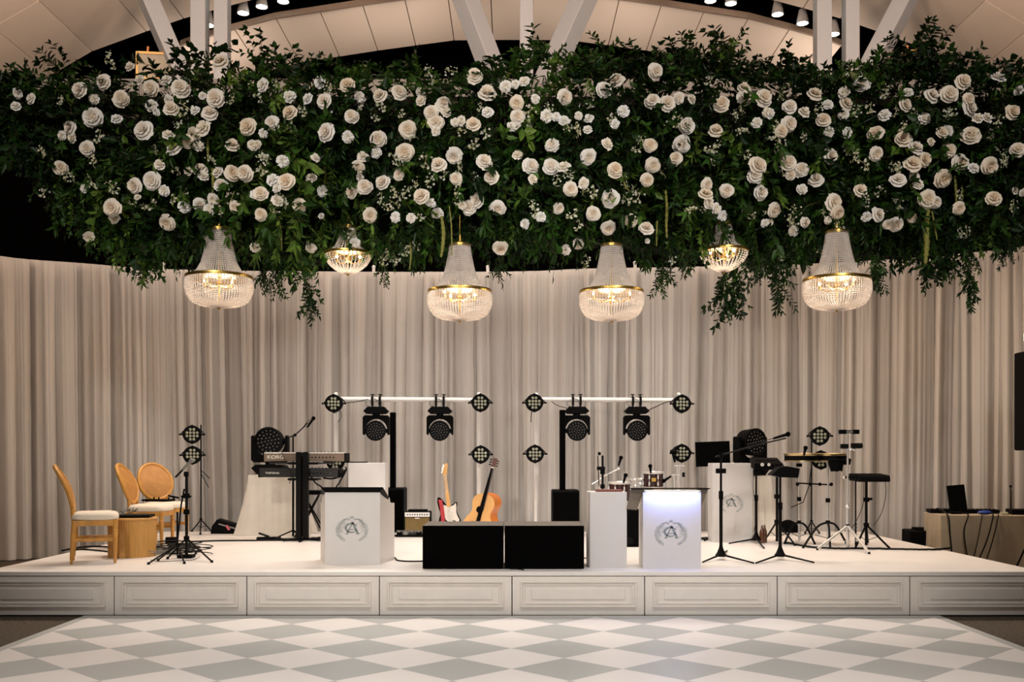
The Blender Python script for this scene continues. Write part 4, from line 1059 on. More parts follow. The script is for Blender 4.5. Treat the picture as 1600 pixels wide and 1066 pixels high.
# trailing sprays and amaranthus seen against the drapes
def trailing(pts, kindseq, L, label, sh=.05, n=None):
    P = spline([at(x, y, d) for x, y, d in pts], 6)
    o0 = P[0].copy(); t = thing('trailing_sprig', label, 'greenery', o0, group='loose sprigs hanging below the canopy')
    its = []
    for i, p in enumerate(P[:-1]):
        dv = (P[i + 1] - p).normalized()
        for k in range(1):
            q = rs.normal(0, .6, 3); its.append((p - o0, (dv.x + q[0], dv.y + q[1] * .7, dv.z + q[2] * .4), L * rs.uniform(1.1, 1.7), rs.choice(kindseq), sh))
    its.append((P[-1] - o0, (0, 0, -1), L, kindseq[0], sh))
    build_sprigs('leaves', its, parent=t)
    MB().tube([p - o0 for p in P], .003, 5).ob('stem', M_stem, t)
M_stem = mat('green_stem', (.06, .07, .02), .6)
trailing([(470, 405, 9.5), (476, 430, 9.5), (483, 455, 9.5), (488, 474, 9.5)], ['ruscus', 'smilax'], .12, 'forked dark sprig hanging over the drapes left of the small left chandelier', -.05)
trailing([(415, 405, 9.6), (413, 425, 9.6), (410, 436, 9.6)], ['ruscus'], .10, 'short dark sprig just right of the far left chandelier', -.05)
trailing([(433, 405, 9.6), (436, 430, 9.6), (435, 452, 9.6)], ['smilax'], .08, 'thin straggling sprig between far left chandelier and forked sprig', -.02)
trailing([(1142, 418, 9.4), (1133, 440, 9.4), (1131, 462, 9.4), (1133, 478, 9.4)], ['broad', 'smilax'], .13, 'broad-leaved spray hanging below the small right chandelier', -.08)
trailing([(1165, 408, 9.4), (1158, 432, 9.4), (1148, 455, 9.4)], ['broad'], .12, 'curved broad-leaved spray right of the small right chandelier', -.08, 1)
trailing([(1208, 400, 9.4), (1212, 430, 9.4), (1218, 462, 9.4)], ['ruscus', 'smilax'], .13, 'dark leafy trail left of the far right chandelier', -.06)
trailing([(1192, 400, 9.4), (1190, 425, 9.4)], ['smilax'], .10, 'short leafy tail between the small right chandelier and the dark trail', -.03)
trailing([(1035, 400, 9.5), (1035, 420, 9.5), (1032, 438, 9.5)], ['ruscus'], .11, 'narrow-leaved sprig hanging left of the small right chandelier', .02)
trailing([(1372, 398, 9.4), (1370, 418, 9.4), (1366, 430, 9.4)], ['ruscus'], .11, 'short dark sprig right of the far right chandelier', -.06)
trailing([(1447, 396, 9.3), (1447, 412, 9.3), (1446, 424, 9.3)], ['broad'], .11, 'dark cluster of leaves at the foot of the thick amaranthus tassel', -.08)
trailing([(1478, 388, 9.3), (1480, 405, 9.3), (1478, 416, 9.3)], ['smilax'], .10, 'small bright sprig right of the thick amaranthus tassel', .05)
trailing([(1513, 385, 9.3), (1516, 410, 9.3), (1513, 435, 9.3), (1516, 450, 9.3)], ['smilax', 'ruscus'], .12, 'long dark trail nearest the right frame edge', -.05)
trailing([(1565, 385, 9.3), (1570, 398, 9.3)], ['ruscus'], .08, 'wispy twig over the drapes at the far right', -.05, 1)
trailing([(228, 395, 9.5), (229, 408, 9.5), (228, 416, 9.5)], ['broad', 'ruscus'], .12, 'bright leafy tip hanging left of the far left chandelier', .25)
trailing([(598, 398, 9.5), (601, 420, 9.5), (600, 436, 9.5)], ['smilax'], .06, 'very thin sprig right of the small left chandelier', .05, 1)
trailing([(779, 398, 9.5), (781, 415, 9.5), (780, 424, 9.5)], ['ruscus'], .08, 'small dark sprig right of the chandelier over the guitars', -.05)
M_ama = mat('amaranthus_tassel', (.20, .19, .035), .8, var=.25, scale=60, bump=.8)
def amaranth(pts, r, label):
    P = spline([at(x, y, 9.02 + .0 * y) for x, y in pts], 8); o0 = P[0].copy(); n = len(P)
    rr = [r * (.55 + .45 * sin(pi * min(1, (i + 2) / n)) + .18 * sin(i * 2.3)) for i in range(n)]
    o = MB().tube([p - o0 for p in P], rr, 7).ob('amaranthus_tassel', M_ama); o.location = o0
    tag(o, label, 'flower', 'yellow-green amaranthus tassels')
for pts, r, lb in (([(428, 330), (437, 352), (439, 372), (440, 391)], .013, 'bent yellow-green tassel right of the far left chandelier'),
                   ([(690, 338), (693, 362), (692, 384), (689, 402)], .018, 'thick yellow-green tassel just left of the chandelier over the guitars'),
                   ([(702, 322), (705, 350), (706, 378), (706, 400)], .007, 'thin straight tassel touching the cap of the chandelier over the guitars'),
                   ([(641, 382), (642, 402), (640, 422)], .008, 'thin tassel over the black gap right of the small left chandelier'),
                   ([(1040, 298), (1042, 325), (1041, 350), (1042, 372)], .014, 'yellow-green tassel above and left of the small right chandelier'),
                   ([(1027, 345), (1026, 365), (1026, 385)], .008, 'thin short tassel left of the yellow-green one near the small right chandelier'),
                   ([(325, 210), (325, 232), (325, 255)], .012, 'short upright tassel in the upper left roses'),
                   ([(332, 262), (333, 285), (332, 305)], .014, 'short tassel below the upper left one'),
                   ([(507, 260), (508, 278), (506, 292)], .014, 'soft green tassel above the small left chandelier'),
                   ([(1450, 328), (1447, 355), (1448, 385), (1446, 412)], .026, 'thickest hanging tassel, right of the far right chandelier'),
                   ([(1456, 330), (1461, 355), (1464, 375)], .008, 'thin tassel beside the thickest one'),
                   ([(1492, 275), (1494, 300), (1494, 318)], .012, 'yellow-green tassel among the far right roses'),
                   ([(1503, 290), (1504, 306), (1505, 318)], .008, 'thin tassel among the far right roses'),
                   ([(965, 232), (968, 255), (975, 285), (985, 302)], .012, 'curved tassel right of the canopy middle')):
    amaranth(pts, r, lb)

# ---- flower heads
def petal(mb, R, w, a, tilt, cup, z0, ruf, rg, seg=4):
    """one cupped petal standing round the +z axis: root at the centre, edge at radius R"""
    vs = []; n = 3
    ca, sa = cos(a), sin(a)
    for i in range(n + 1):
        f = i / n
        r = R * (.12 + .88 * f * cos(tilt * .55)); z = z0 + R * (sin(tilt) * f ** .8 - cup * f ** 3)
        for j in range(seg + 1):
            g = (j / seg - .5) * 2; ww = w * (.35 + .65 * sin(min(1, f * 1.15) * pi / 2)) * (1 - .12 * f)
            x = r - .10 * R * g * g * f + (rg.uniform(-1, 1) * ruf * R if i == n else 0); y = g * ww * R
            zz_ = z + .16 * R * g * g * f * (1 if tilt > .5 else -.3) + (rg.uniform(-1, 1) * ruf * R if i == n else 0)
            vs.append(Vector((x * ca - y * sa, x * sa + y * ca, zz_)))
    fs = [(i * (seg + 1) + j, i * (seg + 1) + j + 1, (i + 1) * (seg + 1) + j + 1, (i + 1) * (seg + 1) + j) for i in range(n) for j in range(seg)]
    mb.add(vs, fs)
def rose_mesh(seed, full=1.0):
    rg = random.Random(seed); mb = MB()
    # z is the flower's axis; radius about 1
    layers = [(1.0, .52, .10, .16, -.10, 7), (.86, .50, .42, .14, -.02, 6), (.68, .50, .75, .10, .05, 5), (.50, .42, 1.0, .04, .10, 5), (.34, .34, 1.2, 0, .14, 4), (.2, .24, 1.35, 0, .18, 3)]
    for k, (R, w, tl, cup, z0, n) in enumerate(layers):
        for i in range(n):
            petal(mb, R * rg.uniform(.90, 1.08), w * (1.0 if k < 2 else 1), 2 * pi * (i + k * .37 + rg.uniform(-.08, .08)) / n, tl * full, cup, z0, .035, rg)
    mb.ball((0, 0, .12), .22, 8, 5, (1, 1, 1.6))
    mb.ball((0, 0, -.12), .42, 8, 5, (1, 1, .5))
    return mb
def carnation_mesh(seed):
    rg = random.Random(seed); mb = MB()
    for R, w, tl, z0, n in ((1.0, .42, .05, -.05, 7), (.85, .40, .45, .05, 6), (.62, .36, .85, .12, 5), (.38, .3, 1.2, .18, 4)):
        for i in range(n): petal(mb, R * rg.uniform(.85, 1.1), w, 2 * pi * (i + rg.random() * .4 + R) / n, tl, .05, z0, .10, rg, 3)
    mb.ball((0, 0, -.05), .4, 8, 5, (1, 1, .6))
    return mb
def bloom_mat(name, base, heart):
    m = bpy.data.materials.new(name); m.use_nodes = True; nt = m.node_tree; L = nt.links; b = nt.nodes['Principled BSDF']
    b.inputs['Roughness'].default_value = .6; b.inputs['Specular IOR Level'].default_value = .2
    tc = nt.nodes.new('ShaderNodeTexCoord'); ln = nt.nodes.new('ShaderNodeVectorMath'); ln.operation = 'LENGTH'
    mp = nt.nodes.new('ShaderNodeMapping'); mp.inputs['Scale'].default_value = (1, 1, 0); L.new(tc.outputs['Object'], mp.inputs[0]); L.new(mp.outputs[0], ln.inputs[0])
    rp = nt.nodes.new('ShaderNodeValToRGB'); rp.color_ramp.elements[0].position = .1; rp.color_ramp.elements[0].color = (*heart, 1); rp.color_ramp.elements[1].position = .7; rp.color_ramp.elements[1].color = (*base, 1)
    oi = nt.nodes.new('ShaderNodeObjectInfo'); mx = nt.nodes.new('ShaderNodeMix'); mx.data_type = 'RGBA'; mx.blend_type = 'MULTIPLY'
    r2 = nt.nodes.new('ShaderNodeValToRGB'); r2.color_ramp.elements[0].color = (1, .92, .80, 1); r2.color_ramp.elements[1].color = (1, 1, 1, 1); L.new(oi.outputs['Random'], r2.inputs[0])
    mx.inputs[0].default_value = 1; L.new(ln.outputs['Value'], rp.inputs[0]); L.new(rp.outputs[0], mx.inputs[6]); L.new(r2.outputs[0], mx.inputs[7]); L.new(mx.outputs[2], b.inputs['Base Color'])
    tr = nt.nodes.new('ShaderNodeBsdfTranslucent'); ms = nt.nodes.new('ShaderNodeMixShader'); ms.inputs[0].default_value = .25
    L.new(mx.outputs[2], tr.inputs[0]); L.new(b.outputs[0], ms.inputs[1]); L.new(tr.outputs[0], ms.inputs[2]); L.new(ms.outputs[0], nt.nodes['Material Output'].inputs[0])
    return m
M_rose = bloom_mat('cream_rose_petals', (.91, .86, .79), (.80, .68, .54))
M_carn = bloom_mat('white_petals', (.92, .90, .88), (.84, .80, .70))
M_bloss = bloom_mat('small_white_blossoms', (.85, .84, .76), (.6, .62, .35))
roses = [rose_mesh(s, f).ob('rose', M_rose, ang=80) for s, f in ((1, 1.0), (2, .9), (3, 1.15), (4, 1.0))]
carns = [carnation_mesh(s).ob('carnation', M_carn, ang=80) for s in (5, 6, 7)]
# sprays of tiny blossoms: a thin stem with florets
def blossom_mesh(seed):
    rg = random.Random(seed); mb = MB()
    n = rg.randint(9, 13)
    mb.tube([(0, 0, -1.1), (.05, 0, 0), (0, .05, 1.0)], .04, 5)
    for i in range(n):
        c = Vector((rg.gauss(0, .38), rg.gauss(0, .3), -1 + 2.1 * i / n)); R = rg.uniform(.20, .34) * (1.1 - .03 * i)
        ax = Vector((rg.gauss(0, .5), rg.gauss(0, .5), rg.gauss(.1, .4)))
        ax = (ax + Vector((0, -1.2, 0))).normalized(); Q = ax.to_track_quat('Z', 'Y').to_matrix()
        for k in range(5):
            a = 2 * pi * k / 5
            vs = [c + Q @ Vector(v) for v in ((0, 0, 0), (R * .6 * cos(a - .5), R * .6 * sin(a - .5), .06), (R * cos(a), R * sin(a), .10), (R * .6 * cos(a + .5), R * .6 * sin(a + .5), .06))]
            mb.add(vs, [(0, 1, 2, 3)])
    return mb
bloss = [blossom_mesh(s).ob('blossom_spray', M_bloss, ang=80) for s in (8, 9, 10, 12)]
TILE = {'a1': (0, 0), 'a2': (400, 0), 'a3': (800, 0), 'a4': (1200, 0), 'b1': (0, 240), 'b2': (400, 240), 'b3': (800, 240), 'b4': (1200, 240)}
ROSES = {
 'a1': '1358,378,92 490,552,92 748,608,96 927,541,88 1111,541,104 1325,604,104 567,720,112 1053,668,84 1293,695,90 433,788,88 883,802,112 1525,782,100 1157,872,80 1070,918,90 536,915,84 1433,895,80 635,505,90 375,1035,80',
 'a2': '562,522,84 418,620,84 885,565,90 762,590,84 1347,467,90 1425,575,106 207,693,84 97,760,84 587,715,80 1080,695,86 1110,752,90 1157,640,90 1340,765,84 937,797,98 433,815,104 752,858,96 917,937,100 1220,965,96 1408,995,96 1125,1015,90',
 'a3': '886,440,86 645,495,88 568,553,94 867,620,86 958,635,94 1293,637,92 330,598,88 30,635,80 35,720,84 1432,545,80 1437,605,90 1555,600,100 1080,775,90 1260,805,86 1045,890,96 1008,977,82 852,893,76 473,970,88 245,893,80 120,1025,98 242,1025,92 637,1045,90 870,1020,86 1518,1020,104',
 'a4': '580,515,92 1207,500,90 1120,580,96 1010,588,88 848,645,76 480,640,84 287,580,90 135,655,80 343,735,84 132,765,96 665,820,92 835,855,92 910,912,86 965,985,88 893,1010,96 385,965,92 670,948,80 127,1000,88 205,1045,90 1252,832,104 1187,1005,96 1368,1025,96 1120,925,80 1510,690,84 1245,665,96 1540,922,84 1240,610,70 85,810,76 1075,815,70',
 'b1': '828,198,86 935,165,100 690,335,100 1030,428,94 1360,190,80 1435,120,90 1508,120,92 1235,95,80 1233,318,76 1450,330,66',
 'b2': '185,168,92 27,245,80 265,320,80 670,203,88 780,178,88 703,382,84 587,240,76 630,85,80 880,128,64 1020,262,96 1360,288,88 1315,330,88 1490,340,90 1450,140,88 1232,155,72 30,375,70 1508,585,90',
 'b3': '605,275,100 500,370,80 595,462,84 830,458,84 835,165,76 1195,250,80 1205,190,70 1325,228,76 1535,240,88 1500,135,90 730,412,76 362,220,80 410,560,68 290,338,64',
 'b4': '297,163,86 803,160,88 1080,155,100 570,225,80 985,280,100 1035,300,70 1180,340,74 1393,272,86 680,375,86 790,438,90 432,365,84 40,352,86 410,300,100 230,425,66 155,480,64 890,395,62 905,140,60 740,440,60 140,130,60'}
CARNS = {
 'a1': '803,412,62 107,578,56 191,610,60 98,655,56 580,612,60 720,733,64 380,838,54 445,850,60 935,652,66 1040,620,60 1037,832,66 1197,822,76 1255,790,90 1203,680,54 1248,590,44 965,690,45 862,490,55 1222,900,64 985,1015,64 1560,895,60 1028,495,64',
 'a2': '393,507,66 205,595,72 318,610,64 640,595,66 1012,568,62 1017,622,62 1540,533,66 45,822,52 567,845,66 1428,690,68 1228,755,50 1108,808,56 1265,745,56 660,965,68 740,942,62 165,995,68 367,975,52 40,525,74 1575,780,56 10,890,48 1170,690,64',
 'a3': '1028,605,64 1107,612,60 687,685,66 475,733,58 467,800,54 320,742,64 215,715,70 25,785,56 588,890,66 35,957,62 75,500,60 20,520,50 1510,757,60 1575,695,56 635,765,52 320,1030,76 410,715,46 145,610,52 1065,770,60 270,720,50',
 'a4': '465,705,62 222,692,70 15,700,58 490,820,62 375,815,60 965,730,68 1268,1038,64 1350,730,64 1290,730,66 470,570,66 370,645,60 1105,810,66 720,710,70 865,570,56 1005,875,50 1545,560,56 1420,480,80',
 'b1': '1012,228,64 1137,330,72 708,400,66 547,513,66 1290,345,66 1312,285,66 1343,115,66 1167,110,64 1252,138,64 848,270,40 520,215,50 1575,250,60 1575,580,60 1280,520,40',
 'b2': '105,163,72 130,290,70 340,150,62 128,215,50 410,232,62 858,392,60 1080,305,60 1120,370,66 955,397,56 338,580,62 610,550,60 403,385,34 640,145,50 1275,320,50',
 'b3': '440,183,62 1215,305,66 1258,338,62 1300,383,60 178,390,58 330,595,60 130,160,60 1560,430,50 80,435,60 835,540,30',
 'b4': '210,220,62 925,190,62 607,390,60 370,412,44 1530,228,44 1570,240,44 10,425,44 455,470,40'}
SPRAY = {
 'a1': '665,340 685,395 820,530 375,620 255,935 610,840 575,985 960,920 1100,690 1430,610 1100,765 1140,655 1300,985',
 'a2': '125,515 285,680 215,780 50,970 640,655 770,655 900,700 440,560 735,725 1065,437 1205,435 1092,500 1280,800 1350,885 1415,820 965,850 850,975 885,1005 1385,660 1250,1020 1045,990 35,1045 15,600',
 'a3': '495,590 480,640 225,660 100,770 345,780 400,800 620,735 795,860 775,920 950,780 1020,745 1225,495 1410,680 1375,715 1230,920 1265,895 1225,1000 1452,955 1240,650 110,680 1420,810',
 'a4': '50,770 35,840 75,885 70,950 220,840 315,665 545,680 630,665 790,690 490,920 535,960 830,780 1100,700 1375,840 1420,735 790,1030 590,1010 730,570 905,690 1130,690 1420,920 1450,975 85,600',
 'b1': '270,240 450,150 545,150 575,205 680,190 710,230 1070,280 1430,270 1130,220 950,300 820,310 1355,350 1090,110 905,330 410,130',
 'b2': '985,180 890,260 925,235 850,235 805,330 850,305 770,275 1010,390 1350,150 1355,200 1075,160 1165,130 1245,230 165,290 110,345 590,490 930,600 970,575 860,650 800,620 780,665 1250,305 45,25',
 'b3': '275,165 350,120 360,160 455,235 130,320 140,355 375,375 410,445 705,280 745,220 780,265 930,120 1470,380 1100,350 1190,350 690,175 505,235 450,690 465,650 990,660 1575,370',
 'b4': '170,350 155,410 350,360 690,230 605,290 810,310 1190,490 1225,480 785,270 130,410 1185,250 780,80 810,85 320,610 1460,50 1510,320 90,115 75,630 430,440'}
ZX = ['at the left frame edge', 'over the far left chandelier', 'over the small left chandelier', 'over the guitars', 'over the middle right chandelier', 'over the small right chandelier', 'over the far right chandelier', 'at the right frame edge']
ORD = ['leftmost', 'second from left', 'third from left', 'fourth from left', 'fifth from left', 'sixth from left', 'seventh from left', 'eighth from left', 'ninth from left', 'tenth from left', 'eleventh from left', 'twelfth from left', 'thirteenth from left', 'fourteenth from left']
def zone(px, py):
    return ('top band' if py < 165 else 'upper band' if py < 230 else 'lower band' if py < 300 else 'bottom band'), ZX[min(7, max(0, int(px // 200)))]
rf = random.Random(21)
used = {id(o): False for o in roses + carns + bloss}
BLOOMS = []; GRP = {'rose': 'cream roses of the flower canopy', 'flower': 'small white blooms of the flower canopy', 'blossom spray': 'tiny blossom sprays of the flower canopy'}
def head(protos, px, py, r, word, cat, tiltamt):
    base = protos[rf.randrange(len(protos))]
    if used[id(base)]: o = base.copy(); COL.objects.link(o)
    else: o = base; used[id(base)] = True
    d = canopy_d(px, py) - .06 - rf.uniform(0, .05)
    o.location = at(px, py, d); o.scale = (r,) * 3
    low = max(0, (py - 300) / 120)
    if tiltamt is None:
        o.rotation_euler = (rf.gauss(0, .4), rf.gauss(0, .7), rf.gauss(0, .5))
    else:
        ax = Vector((rf.gauss(0, tiltamt), -1, rf.gauss(.05, tiltamt) - low * .9 + (.35 if py < 130 else 0))).normalized()
        o.rotation_euler = (ax.to_track_quat('Z', 'Y') @ Euler((0, 0, rf.uniform(0, 6.28))).to_quaternion()).to_euler()
    tag(o, '', cat, GRP[cat]); BLOOMS.append((o, px, py, word, cat))
for table, kind in ((ROSES, 0), (CARNS, 1), (SPRAY, 2)):
    for k, s in table.items():
        ox, oy = TILE[k]
        for tok in s.split():
            v = [float(q) for q in tok.split(',')]
            px, py = ox + v[0] / 3.9475, oy + v[1] / 3.9475
            if kind == 0: head(roses, px, py, v[2] / 3.9475 / 2 * 9.0 / FPX * 1.14, 'cream rose', 'rose', .28)
            elif kind == 1: head(carns, px, py, v[2] / 3.9475 / 2 * 9.0 / FPX * 1.15, 'small white ruffled bloom', 'flower', .35)
            else: head(bloss, px, py, .040 + rf.uniform(0, .022), 'tiny white blossom spray', 'blossom spray', None)

cells = {}
for o, px, py, word, cat in BLOOMS: cells.setdefault((cat, zone(px, py)), []).append((px, o, word))
for (cat, (b_, z_)), L_ in cells.items():
    L_.sort(key=lambda q: q[0])
    for k, (px, o, word) in enumerate(L_):
        o['label'] = ('only %s in the %s %s' % (word, b_, z_)) if len(L_) == 1 else '%s, %s in the %s %s' % (word, ORD[k], b_, z_)
# ------------------------------------------------------------------ oval-back chairs
def chair_model(label):
    """faces +x; origin on the stage under the seat centre"""
    t = thing('dining_chair', label, 'chair', group='oak oval-back chairs on the stage')
    sw, sd, sh = .46, .44, .445
    c = MB(); n = 40; vs = []
    for z, k in ((sh - .015, .97), (sh + .0, 1.0), (sh + .03, .985), (sh + .052, .90), (sh + .062, .72)):
        for i in range(n):
            a = 2 * pi * i / n; e = .42
            x = sd / 2 * math.copysign(abs(cos(a)) ** e, cos(a)) * k; y = (sw / 2 - .025 * (1 - (x + .22) / .44)) * math.copysign(abs(sin(a)) ** e, sin(a)) * k
            vs.append((x, y, z))
    fs = [(r * n + i, r * n + (i + 1) % n, (r + 1) * n + (i + 1) % n, (r + 1) * n + i) for r in range(4) for i in range(n)] + [tuple(range(n - 1, -1, -1)), tuple(range(4 * n, 5 * n))]
    c.add(vs, fs).ob('seat_cushion', M_cush, t, ang=70)
    f = MB()
    for y in (-sw / 2 + .03, sw / 2 - .03): f.box((0, y, sh - .045), (sd - .06, .028, .055))
    for x in (-sd / 2 + .03, sd / 2 - .03): f.box((x, 0, sh - .045), (.028, sw - .06, .055))
    f.ob('seat_frame', M_wood, t, smooth=False, bevel=.005)
    for x in (-1, 1):
        for y in (-1, 1):
            p = MB(); X, Y = x * (sd / 2 - .035), y * (sw / 2 - .035)
            sl = -.03 if x < 0 else .0
            prof = [(.0001, 0), (.011, 0), (.014, .02), (.011, .035), (.017, .05), (.021, .20), (.026, .30), (.021, .315), (.029, .325), (.021, .34), (.026, .35), (.026, sh - .02), (.0001, sh - .02)]
            Mx = Matrix.Translation((X, Y, 0)) @ Matrix(((1, 0, -sl / .42, sl), (0, 1, 0, 0), (0, 0, 1, 0), (0, 0, 0, 1)))
            p.lathe(prof, 14, Mx); p.ob('leg', M_wood, t)
    for y in (-1, 1): MB().box((0, y * (sw / 2 - .035), .235), (sd - .08, .018, .035)).ob('stretcher', M_wood, t, smooth=False, bevel=.005)
    MB().box((0, 0, .235), (.018, sw - .08, .03)).ob('stretcher', M_wood, t, smooth=False, bevel=.005)
    # reclined oval back
    rec = radians(20); bx, bz = -sd / 2 + .015, sh + .02
    def B(y, s, o=0):                           # s runs up the back, bowed slightly
        bow = .035 * sin(pi * min(1, s / .5))
        return Vector((bx - s * sin(rec) * (.45 + .9 * s) + bow * .7 + o * cos(rec), y, bz + s * cos(rec) * 1.0))
    oc, ry, rz_ = .295, .212, .232
    R1 = [B(ry * cos(a), oc + rz_ * sin(a)) for a in np.linspace(0, 2 * pi, 41)[:-1]]
    MB().tube(R1, .0215, 8, True).ob('back_frame', M_wood, t)
    m = MB(); vs = []; rings = 6
    for o in (-.008, .010):
        for k in range(rings + 1):
            for i in range(40):
                a = 2 * pi * i / 40; q = k / rings; vs.append(B((ry - .01) * cos(a) * q, oc + (rz_ - .01) * sin(a) * q, o))
    fs = []
    for L_ in range(2):
        b = L_ * (rings + 1) * 40
        fs += [(b + k * 40 + i, b + k * 40 + (i + 1) % 40, b + (k + 1) * 40 + (i + 1) % 40, b + (k + 1) * 40 + i) for k in range(rings) for i in range(40)]
    m.add(vs, fs).ob('back_panel', M_cane, t, ang=60)
    for y in (-1, 1):
        MB().tube([Vector((bx + .01, y * .12, bz - .05)), B(y * .125, .02), B(y * .13, .10)], [.02, .019, .017], 8).ob('back_post', M_wood, t)
    return t
ch = chair_model('oak oval-back chair standing alone in profile at the left stage corner')
ch.location = (sx(146, 9.95), 10.0, SZ); ch.rotation_euler = (0, 0, radians(21))
c2 = dup(ch, 'oak oval-back chair turned sideways just behind the round wooden table', Vector((sx(231, 11.4), 11.5, SZ)), radians(1))
c3 = dup(ch, 'oak oval-back chair showing its full oval back, rightmost chair', Vector((sx(255, 12.1), 12.15, SZ)), radians(-46))

# round reeded side table with gear on top
d = 10.56
rt_ = thing('side_table', 'low drum-shaped oak table with ribbed side beside the profile chair', 'side table', (sx(206.5, d), d, SZ))
n = 160; H = .412; R = .245; vs = []
for z in (0, H - .022):
    for i in range(n):
        a = 2 * pi * i / n; r = R - .004 - (.0045 if i % 2 else 0); vs.append((r * cos(a), r * sin(a), z))
MB().add(vs, [(i, (i + 1) % n, n + (i + 1) % n, n + i) for i in range(n)] + [tuple(range(n - 1, -1, -1)), tuple(range(n, 2 * n))]).ob('ribbed_drum', M_wood2, rt_, smooth=False)
MB().lathe([(.0001, H - .022), (R + .002, H - .022), (R + .006, H - .014), (R + .006, H - .005), (R + .001, H), (.0001, H)], 64).ob('table_top', M_wood2, rt_)
M_teal = mat('teal_sheet', (.03, .22, .17), .6); M_steel = mat('grey_metal', (.30, .28, .25), .35, .8)
zt = SZ + H
t = thing('mixing_tray', 'flat black tray of gear on the round wooden table', 'tray', (sx(213, d), d - .02, zt + .006), .12)
MB().box((0, 0, .012), (.34, .26, .024)).ob('tray_base', M_black, t, smooth=False, bevel=.006)
mb = MB()
for i in range(10): mb.cyl((-.13 + i * .027, -.05 + (i % 3) * .05, .024), (-.13 + i * .027, -.05 + (i % 3) * .05, .036), .008, n=8)
mb.ob('knobs', M_greyc, t)
o = MB().box((0, 0, .002), (.30, .18, .004)).ob('teal_folder', M_teal, None, smooth=False); o.location = (sx(182, d), d + .06, zt + .003); o.rotation_euler = (0, 0, -.2)
tag(o, 'teal green folder on the round table, under the black tray edge', 'folder')
t = thing('microphone_clip', 'metal clip and fittings lying on the black tray', 'clip', (sx(200, d), d, zt + .034))
mb = MB(); rg = random.Random(4)
for i in range(9):
    a = Vector((rg.uniform(-.07, .08), rg.uniform(-.04, .04), .006 + rg.uniform(0, .03))); mb.cyl(a, a + Vector((rg.uniform(-.05, .05), rg.uniform(-.03, .03), rg.uniform(.0, .06))), .009, .006, 8)
mb.ob('fittings', M_steel, t)
t = thing('flat_black_device', 'flat black device lying on the seat of the rightmost chair', 'device', c3.location + Vector((-.08, .02, .445 + .066)), -.3)
MB().box((0, 0, .011), (.34, .20, .022)).ob('device_body', M_black, t, smooth=False, bevel=.004)
mb = MB()
for x in (-.09, -.02, .12): mb.cyl((x, .03, .02), (x, .03, .045), .01, n=8)
mb.ob('device_knobs', M_black, t)
t = thing('microphone_clip', 'black clip resting on the flat device on the rightmost chair', 'clip', c3.location + Vector((.13, -.06, .445 + .09)))
MB().box((0, 0, .03), (.13, .03, .02), Euler((0, .2, 0)).to_matrix()).cyl((0, 0, -.02), (0, 0, .03), .012, n=8).ob('clip_body', M_black, t)

# ------------------------------------------------------------------ left tripod stands
def tripod(label, px, pyb, feet, hub_py, ptop, M=M_blackm, r=.012, name='microphone_stand', cat='microphone stand', curved=False, brace=True, rubber=True, group=None, footM=None, collar=None, legr=.009):
    b = st(px, pyb); d = b.y; t = thing(name, label, cat, b, group=group)
    hz = zz(hub_py, d) - SZ; H = zz(ptop, d) - SZ
    MB().cyl((0, 0, .03), (0, 0, H), r, n=10).ob('pole', M, t)
    MB().cyl((0, 0, hz - .02), (0, 0, hz + .02), r * 1.9, n=12).ob('hub', footM or M_black, t)
    for fx, fy in feet:
        q = st(fx, fy) - b; q.z = .012
        P = [Vector((0, 0, hz)), q] if not curved else spline([Vector((0, 0, hz)), Vector((q.x * .45, q.y * .45, hz * .82)), q], 6)
        l = MB().tube(P, legr, 8).ob('leg', footM or M, t)
        if brace: MB().cyl((0, 0, hz * .30), Vector((q.x * .52, q.y * .52, hz * .5)), .004, n=6).ob('leg_brace', footM or M, t)
        if rubber: MB().cyl(q + Vector((0, 0, -.011)), q + Vector((0, 0, .012)), .015, .012, 10).ob('rubber_foot', M_rubber, l)
    for cz in collar or []: MB().cyl((0, 0, zz(cz, d) - SZ - .025), (0, 0, zz(cz, d) - SZ + .025), r * 2.1, n=10).ob('height_clutch', M_black, t)
    return t, b, d
t, b, d = tripod('black microphone stand with boom at the front of the left cable tangle', 291.5, 872, ((331, 879.5), (262, 874), (306, 866)), 841, 740, r=.015, collar=(775, 800))
P = [at(x, y, d) - b for x, y in ((272, 748), (285, 735), (290, 741))]
MB().tube([at(274, 746, d) - b, at(289, 731, d) - b], .010, 8).ob('boom_arm', M_blackm, t)
MB().box((at(291, 741, d) - b), (.04, .04, .05)).ob('boom_joint', M_black, t, smooth=False)
MB().box((0, -.01, .02), (.16, .12, .03)).ob('weight_plate', M_black, t, smooth=False, bevel=.006)
m = thing('microphone', 'grey microphone at the tip of the left boom, before the lower par light', 'microphone', at(285, 734, d - .03))
mic_mesh(m, (0, 0, 0), (.6, 0, .58), .16, grey=True)
t, b, d = tripod('slanting black stand left of the boom stand in the cable tangle', 277, 872, ((232, 882.5), (288, 881.5), (247, 877)), 852, 800, r=.010)
MB().tube([Vector((0, 0, .15)), at(283, 790, d) - b, at(288, 764, d) - b], .009, 8).ob('slanted_tube', M_blackm, t)
MB().box(at(291, 776, d) - b, (.10, .03, .02)).ob('wing_nut', M_black, t, smooth=False)
t, b, d = tripod('thin black tripod holding the two left par lights', 314, 829.5, ((300, 831), (330, 831), (313, 836)), 812, 664, r=.010, name='light_tripod', cat='light stand')
for y_ in (679, 711): MB().cyl(at(316, y_, d) - b, at(304, y_, d) - b + Vector((0, .0, 0)), .012, n=8).ob('side_arm', M_blackm, t)
MB().tube([at(315, 742, d) - b, at(326, 762, d) - b], .006, 6).ob('spread_arm', M_blackm, t)
MB().tube([at(315, 736, d) - b, at(328, 748, d) - b], .006, 6).ob('spread_arm', M_blackm, t)

